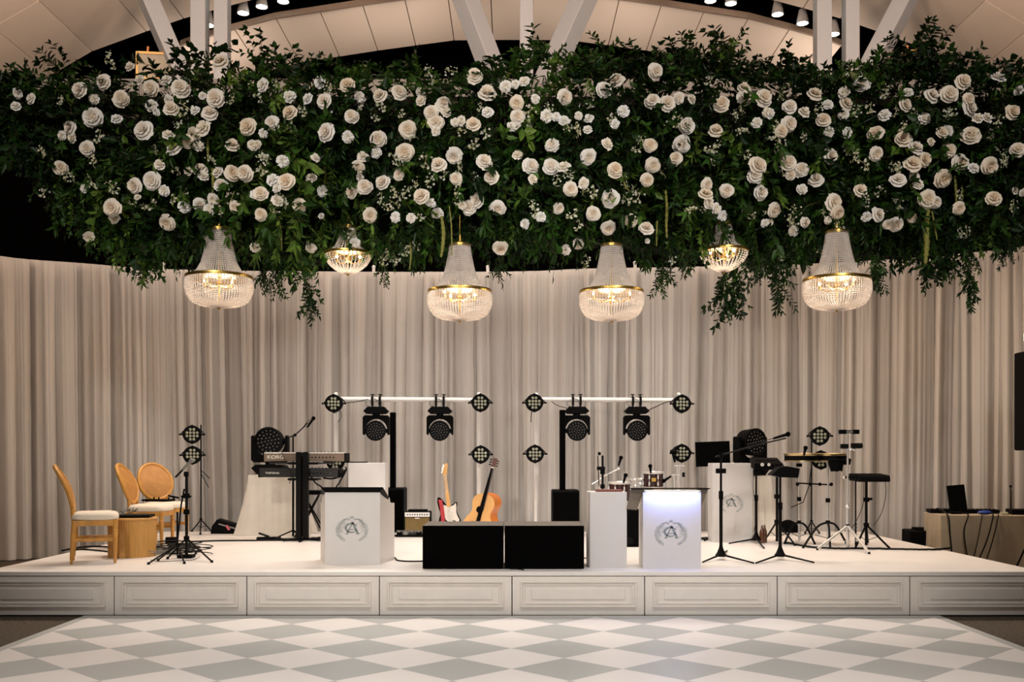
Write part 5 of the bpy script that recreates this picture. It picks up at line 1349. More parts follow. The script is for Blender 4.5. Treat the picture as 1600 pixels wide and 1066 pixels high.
# wedge monitor at the back left
t = thing('stage_monitor', 'black wedge monitor lying at the back beside the cream cloth', 'speaker', (sx(354, 13.55), 13.55, SZ), .1)
MB().prism([(-.215, 0), (-.20, .10), (-.13, .20), (.20, .10), (.215, 0)], 0, .26).ob('cabinet', M_black, t, smooth=False, bevel=.012)
MB().box((.02, -.004, .10), (.26, .008, .016), Euler((0, .28, 0)).to_matrix()).ob('handle', M_steel, t, smooth=False)
M_pink = mat('pink_tape', (.55, .12, .16), .6)
o = MB().box((0, 0, .012), (.03, .02, .075), Euler((0, -.6, 0)).to_matrix()).ob('pink_tag', M_pink, None, smooth=False); o.location = at(356, 826, 13.5); tag(o, 'small pink tag hanging before the wedge monitor', 'tag')

# ------------------------------------------------------------------ amplifier, pedalboard
M_tan = mat('tan_amp_grille', (.17, .11, .035), .85, var=.12, scale=80)
d = 13.55
t = thing('guitar_amplifier', 'small guitar amplifier with tan grille and steel control panel', 'amplifier', (sx(652, d), d, SZ))
w, h = .36, .305
MB().box((0, .11, h / 2), (w, .22, h)).ob('cabinet', M_black, t, smooth=False, bevel=.012)
MB().box((0, -.003, h * .38), (w - .03, .008, h * .70)).ob('grille_cloth', M_tan, t, smooth=False)
MB().box((0, -.006, h * .86), (w - .02, .014, h * .20)).ob('control_panel', M_chrome, t, smooth=False, bevel=.003)
mb = MB()
for i in range(9): mb.cyl((-.13 + i * .033, -.012, h * .86), (-.13 + i * .033, -.026, h * .86), .009, n=10)
mb.ob('control_knobs', M_black, t)
MB().box((.0, -.009, h * .70), (.06, .004, .010)).ob('badge', M_logo, t, smooth=False)
MB().box((0, .10, h + .012), (.26, .14, .024)).ob('top_handle', M_black, t, smooth=False, bevel=.008)
p = st(640, 839)
t = thing('pedalboard', 'long effects pedalboard on the stage behind the left subwoofer', 'pedalboard', (sx(655, p.y), p.y - .02, SZ))
MB().box((0, .05, .018), (.62, .20, .02)).ob('board', M_black, t, smooth=False, bevel=.004)
MB().box((0, .15, .05), (.62, .014, .05)).ob('back_rail', M_steel, t, smooth=False)
for i in range(7):
    o = MB().box((-.26 + i * .085, .03, .045), (.062, .11, .035)).ob('effect_pedal', [M_black, M_steel, M_dark][i % 3], t, smooth=False, bevel=.004)
    MB().cyl((-.26 + i * .085, .0, .06), (-.26 + i * .085, .0, .072), .010, n=8).ob('foot_switch', M_chrome, o)

# ------------------------------------------------------------------ guitars
M_maple = mat('maple_neck', (.62, .33, .10), .4, var=.08); M_spruce = mat('spruce_top', (.72, .38, .12), .35, var=.08, stretch=(6, 6, .6), coat=.3)
M_mahog = mat('orange_mahogany', (.45, .13, .02), .35, var=.15, coat=.3); M_pick = mat('white_pickguard', (.78, .72, .64), .35); M_redp = mat('red_strap', (.42, .02, .03), .6)
def blob(P, n=6): return [(p.x, p.z) for p in spline([Vector((x, 0, z)) for x, z in P + [P[0]]], n)[:-1]]
d = 12.5; hd = at(695, 724, d)
# electric guitar: origin at body foot
b = st(700, 850); eg = thing('electric_guitar', 'black electric guitar with white pickguard and maple neck, left of the two guitars', 'guitar', (sx(702, 12.35), 12.35, SZ + .02))
K = 12.35 / FPX
def G(x, y): return ((x - 702) * K, (850 - y) * K)
body = [G(*p) for p in ((684, 777), (690, 780), (696, 788), (702, 790), (708, 788), (712, 784.5), (714.5, 787), (713.5, 794), (715, 803), (719.5, 812), (722, 824), (717, 836), (705, 841), (692, 838), (685, 826), (686, 812), (688, 803), (685, 794), (683, 784))]
eg.location.z = zz(850, 12.35)
MB().prism(blob(body, 3), 0, .045).ob('body', M_black, eg, smooth=False, bevel=.006)
pg = [G(*p) for p in ((693, 789), (700, 791), (708, 790), (712.3, 786), (713, 792), (713.5, 803), (718, 813), (714, 815), (709, 813), (704, 814), (697, 813), (694.5, 803))]
MB().prism(blob(pg, 3), -.004, .001).ob('pickguard', M_pick, eg, smooth=False)
nk = [G(*p) for p in ((693.2, 742), (697.5, 742), (704.5, 792), (698, 792))]
MB().prism(nk, -.022, .0).ob('neck', M_maple, eg, smooth=False, bevel=.003)
hs = [G(*p) for p in ((692.5, 743), (690.5, 739), (692.5, 733), (693.5, 727), (696.5, 724), (699.5, 725), (699, 735), (698.2, 743))]
MB().prism(blob(hs, 2), -.020, -.004).ob('headstock', M_maple, eg, smooth=False)
mb = MB()
for i in range(6):
    a = G(691.6 + i * .55, 739 - i * 2.3); mb.cyl((a[0], -.02, a[1]), (a[0] - .018, -.02, a[1]), .0045, n=6)
mb.ob('tuning_pegs', M_chrome, eg)
mb = MB()
for y_ in (801, 806, 811): a = G(704.5, y_); mb.box((a[0], -.008, a[1]), (.062, .008, .014))
mb.ob('pickups', M_pick, eg, smooth=False, bevel=.002)
mb = MB()
for i in range(6):
    a = G(694 + i * .6, 741); c = G(700.5 + i * .9, 814); mb.cyl((a[0], -.026, a[1]), (c[0], -.014, c[1]), .0008, n=4)
mb.ob('strings', M_chrome, eg)
a = G(704, 815); MB().box((a[0], -.008, a[1]), (.075, .012, .018)).ob('bridge', M_chrome, eg, smooth=False)
mb = MB(); 
P = [Vector((G(x, y)[0], -.012, G(x, y)[1])) for x, y in ((688, 781), (690, 790), (692, 803), (692.5, 815), (691, 830))]
vs = []
for p_ in P: vs += [p_ + Vector((-.025, 0, 0)), p_ + Vector((.022, 0, 0)), p_ + Vector((.022, .008, 0)), p_ + Vector((-.025, .008, 0))]
mb.add(vs, [(i * 4 + k, i * 4 + (k + 1) % 4, i * 4 + 4 + (k + 1) % 4, i * 4 + 4 + k) for i in range(4) for k in range(4)] + [(0, 1, 2, 3), (19, 18, 17, 16)]).ob('strap', M_redp, eg, smooth=False)
def gstand(x, d, label, h=.42):
    t = thing('guitar_stand', label, 'guitar stand', (x, d, SZ))
    MB().cyl((0, .10, .03), (0, .06, h), .010, n=8).ob('pole', M_blackm, t)
    for q in ((-.16, -.10), (.16, -.10), (0, .22)): MB().cyl((0, .08, .13), (q[0], q[1], .01), .008, n=8).ob('leg', M_blackm, t)
    mb = MB(); mb.tube([(-.09, -.06, .09), (-.09, .05, .06), (.09, .05, .06), (.09, -.06, .09)], .008, 6); mb.ob('cradle', M_blackm, t)
gstand(sx(702, 12.4), 12.40, 'black floor stand under the electric guitar', .3)
# acoustic guitar, leaning and turned so that its orange side shows
K = 12.2 / FPX; ag = thing('acoustic_guitar', 'natural spruce acoustic guitar with dark neck and orange side, leaning right', 'guitar', (sx(745, 12.2), 12.2, zz(850, 12.2)))
Lx, Lz = G2 = (0, 0)
def A2(u, v):
    """u across, v along the axis (px); the axis leans right"""
    ax = Vector((772 - 741, 850 - 716)).normalized() if False else None
a0 = Vector((741.5, 840)); a1 = Vector((774, 715)); axd = (a1 - a0).normalized(); pr = Vector((-axd.y, axd.x))
def A(u, v):
    p = a0 + axd * v + pr * u; return ((p.x - 745) * K, (850 - p.y) * K)
half = [(0, -4), (12, -3), (20, 4), (23.5, 15), (21, 27), (16, 36), (15, 44), (17.5, 53), (15.5, 63), (8, 69), (0, 70)]
out = [A(u, v) for u, v in half] + [A(-u, v) for u, v in reversed(half[1:-1])]
ol = blob(out, 3)
# the body: top plate facing the hall, sides going back and to the right
n = len(ol); mb = MB(); off = Vector((.085, .10, .008))
vs = [Vector((x, 0, z)) for x, z in ol] + [Vector((x, 0, z)) + off for x, z in ol]
MB().add(vs, [tuple(range(2 * n - 1, n - 1, -1))] + [(i, n + i, n + (i + 1) % n, (i + 1) % n) for i in range(n)]).ob('sides_and_back', M_mahog, ag, ang=40)
MB().prism(ol, -.004, .002).ob('top_plate', M_spruce, ag, smooth=False)
def disc(u, v, r, y0, y1, m, nm):
    c = A(u, v); MB().cyl((c[0], y0, c[1]), (c[0], y1, c[1]), r * K, n=24).ob(nm, m, ag)
disc(-3, 44, 5.6, -.006, -.003, M_black, 'sound_hole')
def bar(u0, v0, u1, v1, w0, w1, y0, y1, m, nm):
    MB().prism([A(u0 - w0, v0), A(u0 + w0, v0), A(u1 + w1, v1), A(u1 - w1, v1)], y0, y1).ob(nm, m, ag, smooth=False, bevel=.001)
M_darkred = mat('dark_rosewood', (.10, .03, .015), .4)
M_ebony = mat('dark_fretboard', (.035, .018, .010), .4)
bar(0, 44, 0, 112, 3.0, 2.3, -.022, -.002, M_ebony, 'fretboard')
bar(0, 68, 0, 112, 2.8, 2.2, -.002, .018, M_mahog, 'neck')
bar(0, 112, 0, 113.5, 2.4, 2.4, -.024, -.004, M_pick, 'nut')
bar(0, 113, 1, 128, 2.6, 3.6, -.016, .0, M_darkred, 'headstock')
bar(-3, 20, -3, 24, 7.5, 7.5, -.012, -.003, M_ebony, 'bridge')
mb = MB()
for s_ in (-1, 1):
    for v in (116, 120, 124): c = A(s_ * 3, v); e = A(s_ * 6, v + .5); mb.cyl((c[0], -.008, c[1]), (e[0], -.008, e[1]), .005, n=6); mb.ball((e[0], -.008, e[1]), .010, 8, 5)
mb.ob('tuning_pegs', M_blackm, ag)
MB().tube([Vector((A(-1 + .0, v)[0], -.020, A(-1, v)[1])) for v in (112, 90, 66, 40, 14, 0)], [.010, .016, .020, .024, .024, .022], 8).ob('strap', M_black, ag)
MB().tube([Vector((A(-2 + .0, v)[0], .02 if v < 200 else 0, A(-2, v)[1])) for v in (129, 124)] , .004, 5).ob('string_ends', M_blackm, ag)
gstand(sx(745, 12.2), 12.22, 'black floor stand under the acoustic guitar', .3)

# ------------------------------------------------------------------ drum kit
M_burg = mat('burgundy_drum_lacquer', (.030, .006, .006), .25, var=.1, coat=.5); M_head = mat('coated_drum_head', (.55, .50, .44), .5); M_hoop = mat('pale_wood_hoop', (.55, .40, .33), .4)
def drum(name, label, c, r, h, tiltx=0.0, tilty=0.0, badge=False, hoopM=None, nl=8, shell=None, group='drums of the kit'):
    t = thing(name, label, 'drum', c, group=group); t.rotation_euler = (tiltx, tilty, 0)
    MB().cyl((0, 0, -h / 2), (0, 0, h / 2), r, n=32).ob('shell', shell or M_burg, t)
    for s_ in (-1, 1):
        MB().lathe([(r - .004, s_ * h / 2 - .012), (r + .010, s_ * h / 2 - .012), (r + .012, s_ * h / 2 + .010), (r + .002, s_ * h / 2 + .012), (r - .004, s_ * h / 2 - .012)], 36).ob('hoop', hoopM or M_chrome, t)
    MB().cyl((0, 0, h / 2 - .004), (0, 0, h / 2 + .004), r - .002, n=32).ob('drum_head', M_head, t)
    for i in range(nl):
        a = 2 * pi * i / nl + .3; x, y = cos(a), sin(a)
        l = MB().box(((r + .012) * x, (r + .012) * y, h * .22), (.018, .018, .045)); l.box(((r + .012) * x, (r + .012) * y, -h * .22), (.018, .018, .045)); l.cyl(((r + .016) * x, (r + .016) * y, -h / 2), ((r + .016) * x, (r + .016) * y, h / 2), .003, n=6)
        l.ob('tension_lug', M_chrome, t)
    if badge: MB().box((-.01, -r - .002, .01), (.055, .006, .045)).ob('badge', M_gold, t, smooth=False)
    return t
d = 12.7
bc = Vector((sx(1024, d), d, SZ + .36))
bd = drum('bass_drum', 'burgundy bass drum with pale hoop, mostly hidden by the lit podium', bc, .275, .42, tiltx=pi / 2, hoopM=M_hoop)
for s_ in (-1, 1): MB().cyl((s_ * .24, .10, .0), (s_ * .34, -.345, .20), .008, n=8).ob('spur', M_chrome, bd)
drum('rack_tom', 'burgundy rack tom with gold badge above the lit podium', at(1020.5, 750, 12.65), .130, .185, tiltx=.04, badge=True)
drum('floor_tom', 'burgundy tom left of the bass drum behind the narrow white box', at(968, 769, 12.4), .135, .23, tiltx=.04)
drum('snare_drum', 'steel snare drum between the two burgundy toms', at(1000, 757, 12.95), .15, .12, shell=M_chrome, tiltx=.05)
t = thing('cymbal_stand', 'chrome stand cluster between the toms of the drum kit', 'stand', st(996, 845) + Vector((0, .0, 0)))
b = t.location; dd = b.y
MB().cyl((0, 0, .02), (0, 0, zz(748, dd) - SZ), .012, n=10).ob('pole', M_chrome, t)
for q in ((-.22, -.1), (.22, -.1), (0, .25)): MB().cyl((0, 0, .22), (q[0], q[1], .01), .009, n=8).ob('leg', M_chrome, t)
for q in ((-.04, 750), (.03, 756), (-.03, 760)): MB().ball((q[0], -.02, zz(q[1], dd) - SZ), .022, 10, 6).ob('clamp_knob', M_chrome, t)
M_snd = mat('black_case', (.0018, .0018, .0018), .7, spec=.06)
t = thing('bass_cabinet', 'black equipment cabinet in the gap beside the narrow white box', 'cabinet', (sx(984, 11.6), 11.6, SZ))
hh = zz(797, 11.6) - SZ
MB().box((.02, .15, hh / 2), (.24, .3, hh)).ob('body', M_snd, t, smooth=False, bevel=.01)
MB().cyl((.0, -.004, .07), (.0, .0, .07), .045, n=20).ob('port', M_blackm, t)
# boom mic over the kit, black double stand, small clip mics
t, b, d = tripod('black upright stand behind the narrow white box, two clips at top', 941.5, 846, ((922, 848), (958, 849), (941, 839)), 822, 712, r=.014, collar=(738, 760))
MB().cyl(at(934, 712, d) - b, at(936, 760, d) - b, .006, n=8).ob('side_rod', M_blackm, t)
MB().ball(at(936.5, 709, d) - b, .022, 10, 6).ob('rod_ball', M_black, t)
MB().box(at(939, 732, d) - b, (.10, .05, .045)).ob('double_clamp', M_black, t, smooth=False, bevel=.006)
t, b, d = tripod('chrome boom stand reaching over the left tom', 948.5, 843, ((936, 845), (962, 846), (948, 838)), 824, 742, M=M_chrome, r=.009)
MB().tube([at(925, 757, d) - b, at(948, 742, d) - b, at(966, 733, d) - b], .007, 8).ob('boom_arm', M_chrome, t)
MB().ball(at(966, 733, d) - b, .020, 10, 6).ob('boom_knuckle', M_chrome, t)
m = thing('microphone', 'black round-headed microphone above the left tom', 'microphone', at(966.5, 728, d - .02)); mic_mesh(m, (0, 0, 0), (.03, 0, .10), .12)
m = thing('microphone', 'small black microphone clipped to the left tom rim', 'microphone', at(974, 755, 12.2)); mic_mesh(m, (0, 0, 0), (.035, 0, .12), .11)
m = thing('microphone', 'small black microphone clipped to the badged rack tom', 'microphone', at(1017, 740, 12.5)); mic_mesh(m, (0, 0, 0), (-.01, 0, .12), .10)
m = thing('microphone', 'stubby black microphone aimed at the bass drum from the right', 'microphone', at(1049, 744, 12.5)); mic_mesh(m, (0, 0, 0), (-.10, 0, -.065), .13)
MB().tube([(0, 0, 0), (.03, .02, .02), (.04, .02, -.06), (.035, .02, -.65)], .008, 6).ob('holder_rod', M_chrome, m)
t, b, d = tripod('thin black stand with small clamps before the post beside the black monitor', 1064, 842, ((1052, 845), (1078, 845), (1064, 836)), 824, 726, M=M_chrome, r=.008)
MB().box(at(1062, 728, d) - b, (.14, .02, .012)).ob('cross_bar', M_chrome, t, smooth=False)
MB().box(at(1068, 742, d) - b, (.03, .03, .06)).ob('clamp', M_black, t, smooth=False)
MB().box(at(1056, 742, d) - b, (.10, .02, .012)).ob('cross_bar', M_chrome, t, smooth=False)
t = thing('clamp_arm', 'black jointed clamp arm left of the lower par beside the monitor', 'clamp', at(1050, 706, 13.2))
MB().ball((0, 0, 0), .03, 10, 6).ball((.03, 0, -.06), .024, 10, 6).cyl((0, 0, 0), (.04, 0, -.14), .014, n=8).cyl((0, 0, 0), (.09, .05, .0), .012, n=8).ob('arm_body', M_black, t)

# flat monitor on its stand
d = 12.62; t = thing('flat_monitor', 'black flat screen on a stand above the tall podium, slightly turned', 'monitor', (sx(1113.5, d), d, SZ), -.18)
zc = zz(709.5, d) - SZ
MB().box((0, 0, zc), (.43, .035, .315), Euler((0, -.035, 0)).to_matrix()).ob('screen_frame', M_black, t, smooth=False, bevel=.004)
MB().box((0, -.0185, zc), (.41, .003, .295), Euler((0, -.035, 0)).to_matrix()).ob('screen', M_blackg, t, smooth=False)
MB().cyl((0, .04, 0.02), (0, .04, zc), .016, n=10).ob('stand_pole', M_blackm, t)
MB().cyl((0, .04, 0), (0, .04, .02), .15, n=24).ob('stand_base', M_blackm, t)

# ------------------------------------------------------------------ percussion set at right
M_goldrim = mat('pale_gold_rim', (0.50, 0.38, 0.20), 0.3, 0.8)
t, b, d = tripod('chrome-poled percussion stand with arched black legs, left of the pair', 1248.5, 849, ((1226, 850.5), (1273, 851), (1249, 843)), 816, 718, M=M_chrome, r=.012, curved=True, footM=M_blackm, collar=(780,), group='chrome percussion stands', legr=.013)
MB().box((0, 0, zz(727, d) - SZ), (.06, .05, .04)).ob('top_clamp', M_black, t, smooth=False)
t, b, d = tripod('chrome-poled percussion stand with arched black legs, right of the pair', 1293.5, 852, ((1255, 857), (1322, 850), (1297, 856)), 816, 722, M=M_chrome, r=.013, curved=True, footM=M_blackm, collar=(782,), group='chrome percussion stands', legr=.013)
MB().tube([at(1244, 755, d) - b, at(1301, 758, d) - b], .009, 8).ob('cross_bar', M_blackm, t)
for px in (1246, 1266, 1281, 1299): MB().ball(at(px, 757, d) - b, .022, 8, 5).ob('bar_clamp', M_black, t)
MB().tube([at(1236, 793, d) - b, at(1255, 785, d) - b, at(1264, 760, d) - b, at(1268, 728, d) - b], .006, 6).ob('cable', M_rubber, t)
t, b, d = tripod('bright chrome stand with wide double-braced legs carrying the small blocks', 1324.5, 858, ((1277, 860), (1358, 866), (1326, 853)), 822, 676, M=M_chrome, r=.011, group='chrome percussion stands', legr=.015)
MB().cyl((0, 0, .02), (0, 0, zz(792, d) - SZ), .018, n=10).ob('lower_tube', M_chrome, t)
MB().ball((0, 0, zz(792, d) - SZ), .026, 10, 6).ob('wing_nut', M_chrome, t)
bl = thing('percussion_block', 'black slotted block at the top of the bright chrome stand', 'percussion block', at(1326.5, 675, d), group='small percussion blocks')
MB().box((-.075, 0, 0), (.075, .06, .05)).box((.075, 0, 0), (.075, .06, .05)).box((0, 0, .002), (.20, .04, .036)).ob('block_body', M_black, bl, smooth=False, bevel=.004)
MB().box((0, -.022, 0), (.10, .006, .02)).ob('front_mark', M_greyc, bl, smooth=False)
bl2 = thing('percussion_block', 'pair of dark cylindrical blocks just below the topmost block', 'percussion block', at(1329, 697, d), group='small percussion blocks')
MB().cyl((-.11, 0, -.005), (-.03, 0, -.005), .028, n=14).ob('short_block', M_blackm, bl2); MB().cyl((.01, 0, 0), (.13, 0, .003), .032, n=14).ob('long_block', M_blackm, bl2)
MB().ball((0, 0, -.04), .022, 8, 6).cyl((-.02, 0, -.04), (-.05, .0, -.075), .01, n=8).cyl((.02, 0, -.03), (.05, 0, -.05), .01, n=8).ob('clamp', M_chrome, bl2)
for px, lb, r_ in ((1252, 'gold-rimmed shallow hand drum, left of the touching pair', .205), (1300, 'gold-rimmed shallow hand drum, right of the touching pair', .19)):
    tt = thing('timbale_drum', lb, 'drum', at(px, 715, 11.95), group='gold-rimmed drums on the percussion stands')
    MB().cyl((0, 0, -.045), (0, 0, .03), r_ - .008, n=36).ob('shell', M_black, tt)
    MB().lathe([(r_ - .012, .015), (r_, .030), (r_ + .004, .045), (r_ - .006, .052), (r_ - .012, .015)], 40).ob('gold_rim', M_goldrim, tt)
    MB().cyl((0, 0, .03), (0, 0, .040), r_ - .012, n=36).ob('drum_head', M_head, tt)
    MB().lathe([(r_ - .012, -.05), (r_ - .004, -.05), (r_ - .004, -.035), (r_ - .012, -.035)], 36).ob('lower_ring', M_goldrim, tt)
tt = thing('percussion_pad', 'wide black scalloped pad hanging at the right of the gold-rimmed drums', 'percussion pad', at(1310, 724, 11.7))
MB().prism([(-.10, -.05), (-.12, .0), (-.115, .045), (.09, .05), (.125, .06), (.145, .04), (.13, -.02), (.05, -.02), (.04, -.10), (.02, -.085), (-.02, -.10), (-.06, -.095), (-.085, -.10)], -.03, .03).ob('pad_body', M_black, tt, smooth=False, bevel=.008)
m = thing('microphone', 'tiny black microphone standing over the left gold-rimmed drum', 'microphone', at(1256, 712, 11.7)); mic_mesh(m, (0, 0, 0), (.03, 0, .13), .10)
t, b, d = tripod('thin stand holding the two par lights behind the percussion drums', 1268, 833, ((1258, 834), (1280, 834), (1268, 838)), 815, 674, r=.009, name='light_tripod', cat='light stand')
for y_ in (681, 719): MB().cyl(at(1268, y_, d) - b, at(1278, y_, d) - b, .012, n=8).ob('side_arm', M_blackm, t)
t, b, d = tripod('black tripod carrying the flat black sampling pad at right', 1353.5, 856, ((1337, 857), (1389, 857.5), (1356, 848)), 820, 750, r=.016, collar=(781,), name='pad_tripod', cat='pad stand', legr=.012)
MB().box((.04, 0, zz(780, d) - SZ), (.06, .03, .03)).ob('clamp_knob', M_black, t, smooth=False, bevel=.008)
tt = thing('sampling_pad', 'flat black sampling pad on the rightmost tripod', 'percussion pad', at(1356, 749, d) + Vector((0, 0, .0)), .0)
MB().prismx([(-.16, -.028), (-.17, .0), (-.15, .045), (.16, .065), (.18, .03), (.16, -.02)], -.165, .20).ob('pad_body', M_black, tt, smooth=False, bevel=.008)
MB().box((-.215, 0, .022), (.10, .05, .025)).ob('side_arm', M_black, tt, smooth=False, bevel=.004)
MB().ball((-.275, 0, .02), .018, 8, 6).ob('arm_knob', M_chrome, tt)
mb = MB()
for i in range(4): mb.box((-.12 + i * .085, -.05, .053), (.07, .12, .008)); mb.box((-.12 + i * .085, .08, .060), (.07, .12, .008))
mb.ob('rubber_pads', M_rubber, tt, smooth=False)
t, b, d = tripod('black tripod just left of the straight stand at the percussion', 1214, 850, ((1195, 846), (1242, 853), (1214, 842)), 815, 738, r=.016, collar=(776,), name='pad_tripod', cat='pad stand', legr=.011)
t = thing('thin_pole', 'thin wrapped black pole standing right of the bright chrome stand', 'pole', st(1337, 857))
MB().cyl((0, 0, 0), (0, 0, zz(742, t.location.y) - SZ), .009, n=8).ob('rod', M_blackm, t)
MB().tube([(.012 * cos(i * 1.2), .012 * sin(i * 1.2), .03 + i * .008) for i in range(34)], .004, 5).ob('wound_cable', M_rubber, t)
# bag, bottles
M_amb = mat('brown_bottle_glass', (.10, .030, .008), .2, var=.1, spec=.6)
t0 = None
for px, py, lb in ((1190.5, 849, 'brown glass bottle beside the stand at the tall podium, left of the touching pair'), (1194.5, 848, 'brown glass bottle, right of the touching pair beside the mixer stand')):
    if t0 is None:
        t0 = thing('bottle', lb, 'bottle', group='two brown bottles'); o = t0
        MB().lathe([(.0001, 0), (.028, 0), (.031, .01), (.031, .12), (.024, .155), (.012, .18), (.011, .21), (.0001, .21)], 18).ob('bottle_body', M_amb, t0)
        MB().cyl((0, 0, .205), (0, 0, .218), .013, n=12).ob('cap', M_steel, t0)
    else: o = dup(t0, lb)
    o.location = st(px, py)
o = MB().lathe([(.0001, 0), (.16, 0), (.17, .04), (.12, .13), (.04, .17), (.0001, .175)], 20, Matrix.Diagonal((1, .6, 1, 1))).ob('soft_bag', M_snd); o.location = st(1231, 832); tag(o, 'black domed bag on the back of the stage behind the percussion stands', 'bag')

# ------------------------------------------------------------------ table on the floor at right
d = 12.2; x0 = sx(1476, d); x1 = x0 + 1.83; tz = zz(806, d)
t = thing('folding_table', 'table under the beige cloth on the floor beside the stage', 'table', ((x0 + x1) / 2, d, 0), radians(-8))
MB().box((0, .38, tz - .03), (1.80, .72, .03)).ob('table_top', M_white, t, smooth=False)
for s_ in (-1, 1):
    for y in (.1, .66): MB().cyl((s_ * .8, y, 0), (s_ * .8, y, tz - .04), .015, n=8).ob('leg', M_blackm, t)
vs = []; n = 300; rows = 12; hw, dp = .915, .76
for r in range(rows + 1):
    f = r / rows
    for k in range(n):
        u = 4 * k / n; s_ = int(u); q = u - s_
        P = [((-hw + 2 * hw * q), 0), (hw, dp * q), (hw - 2 * hw * q, dp), (-hw, dp - dp * q)][s_]; N = [(0, -1), (1, 0), (0, 1), (-1, 0)][s_]
        o_ = .003 + .012 * f + (.010 * sin(k * .31) + .012 * sin(k * .13 + 2)) * f
        if s_ == 0 and abs(q - .62) < .10: o_ += (.06 * f) * (1 - abs(q - .62) / .10) * (.6 + .4 * sin(k * 1.3))
        vs.append((P[0] + N[0] * o_, P[1] + N[1] * o_, tz - .004 - (tz - .02) * f))
c = MB().add(vs, [(r * n + k, r * n + (k + 1) % n, (r + 1) * n + (k + 1) % n, (r + 1) * n + k) for r in range(rows) for k in range(n)] + [tuple(range(n))]).ob('tablecloth', M_beige, None, ang=60)
c.location = t.location; c.rotation_euler = t.rotation_euler; tag(c, 'beige cloth hanging to the floor over the table right of the stage', 'tablecloth')
TM = Matrix.Translation(t.location) @ Matrix.Rotation(radians(-8), 4, 'Z')
def ontable(x, y, z=0): return TM @ Vector((x, y, tz + z))
o = thing('tablet_screen', 'black upright screen on the beige table', 'screen', ontable(-.64, .30), radians(6))
MB().box((0, 0, .20), (.235, .02, .33), Euler((-.12, -.07, 0)).to_matrix()).ob('screen_panel', M_black, o, smooth=False, bevel=.006)
MB().box((0, .03, .012), (.16, .12, .02)).cyl((0, .03, .02), (0, .02, .14), .012, n=8).ob('foot', M_black, o)
o = thing('rack_mixer', 'long flat black mixer along the back of the beige table', 'mixer', ontable(-.50, .55), radians(-8))
MB().box((0, 0, .025), (.84, .22, .045)).ob('mixer_body', M_black, o, smooth=False, bevel=.006)
mb = MB()
for i in range(16): mb.cyl((-.38 + i * .05, -.04, .045), (-.38 + i * .05, -.04, .06), .008, n=8)
mb.ob('faders', M_blackm, o)
o = thing('rack_unit', 'black box right of the blue pouch on the beige table', 'device', ontable(.30, .34), radians(-8))
MB().box((0, 0, .035), (.62, .24, .06)).ob('body', M_black, o, smooth=False, bevel=.008)
M_blue = mat('blue_pouch', (.012, .05, .30), .5)
o = MB().ball((0, 0, .028), .03, 18, 10, (3.0, 1.6, .9)).ob('blue_pouch', M_blue); o.location = ontable(-.36, .13); tag(o, 'bright blue pouch near the front edge of the beige table', 'pouch')
M_pap = mat('crumpled_paper', (.42, .42, .28), .8)
mb = MB(); rg = random.Random(2)
for i in range(8): mb.box((rg.uniform(-.06, .06), rg.uniform(-.03, .03), .01 + rg.uniform(0, .008)), (.03, .02, .012), Euler((rg.random(), rg.random(), rg.random())).to_matrix())
o = mb.ob('crumpled_paper', M_pap, smooth=False); o.location = ontable(-.14, .10, .004); tag(o, 'small crumpled paper right of the blue pouch', 'paper')
o = thing('antenna', 'thin dark upright antenna on the black box of the beige table', 'antenna', ontable(.0, .30, .07))
MB().cyl((0, 0, 0), (0, 0, .27), .008, .006, 8).ball((0, 0, .28), .018, 8, 6).ob('rod', M_blackm, o); MB().cyl((.03, .03, 0), (.03, .03, .22), .003, n=6).ob('wire', M_rubber, o)
for k, (pts, r_) in enumerate((([(-.83, .45, .06), (-.84, -.02, .0), (-.82, -.05, -.25), (-.79, -.05, -.60)], .010), ([(-.62, .1, .02), (-.60, -.02, .0), (-.66, -.06, -.22), (-.60, -.07, -.66)], .009),
                              ([(-.44, .1, .02), (-.44, -.02, .0), (-.50, -.06, -.3), (-.58, -.07, -.66)], .006), ([(-.30, .1, .02), (-.31, -.02, .0), (-.40, -.08, -.3), (-.55, -.07, -.67)], .009), ([(-.24, .1, .02), (-.25, -.02, .0), (-.33, -.07, -.3), (-.44, -.07, -.66)], .007))):
    o = MB().tube(spline([ontable(*p) for p in pts], 8), r_, 6).ob('cable', M_rubber)
    tag(o, ['black cable hanging down the left end of the beige cloth', 'black cable hanging below the upright screen', 'thin cable hanging between screen and blue pouch', 'thick cable slanting down left from the blue pouch', 'rightmost cable hanging on the beige cloth'][k], 'cable', 'cables hanging over the beige cloth')
t = thing('equipment_case', 'low black case on the floor between drapes and beige table', 'case', (sx(1456, 12.9), 12.95, 0), -.1)
MB().box((0, .2, .255), (.50, .4, .49)).ob('case_body', M_snd, t, smooth=False, bevel=.02)
MB().box((0, .2, .515), (.30, .2, .03)).ob('lid_tray', M_snd, t, smooth=False, bevel=.008)
MB().cyl((-.15, -.0, .22), (.15, -.0, .22), .012, n=8).ob('handle', M_blackm, t)

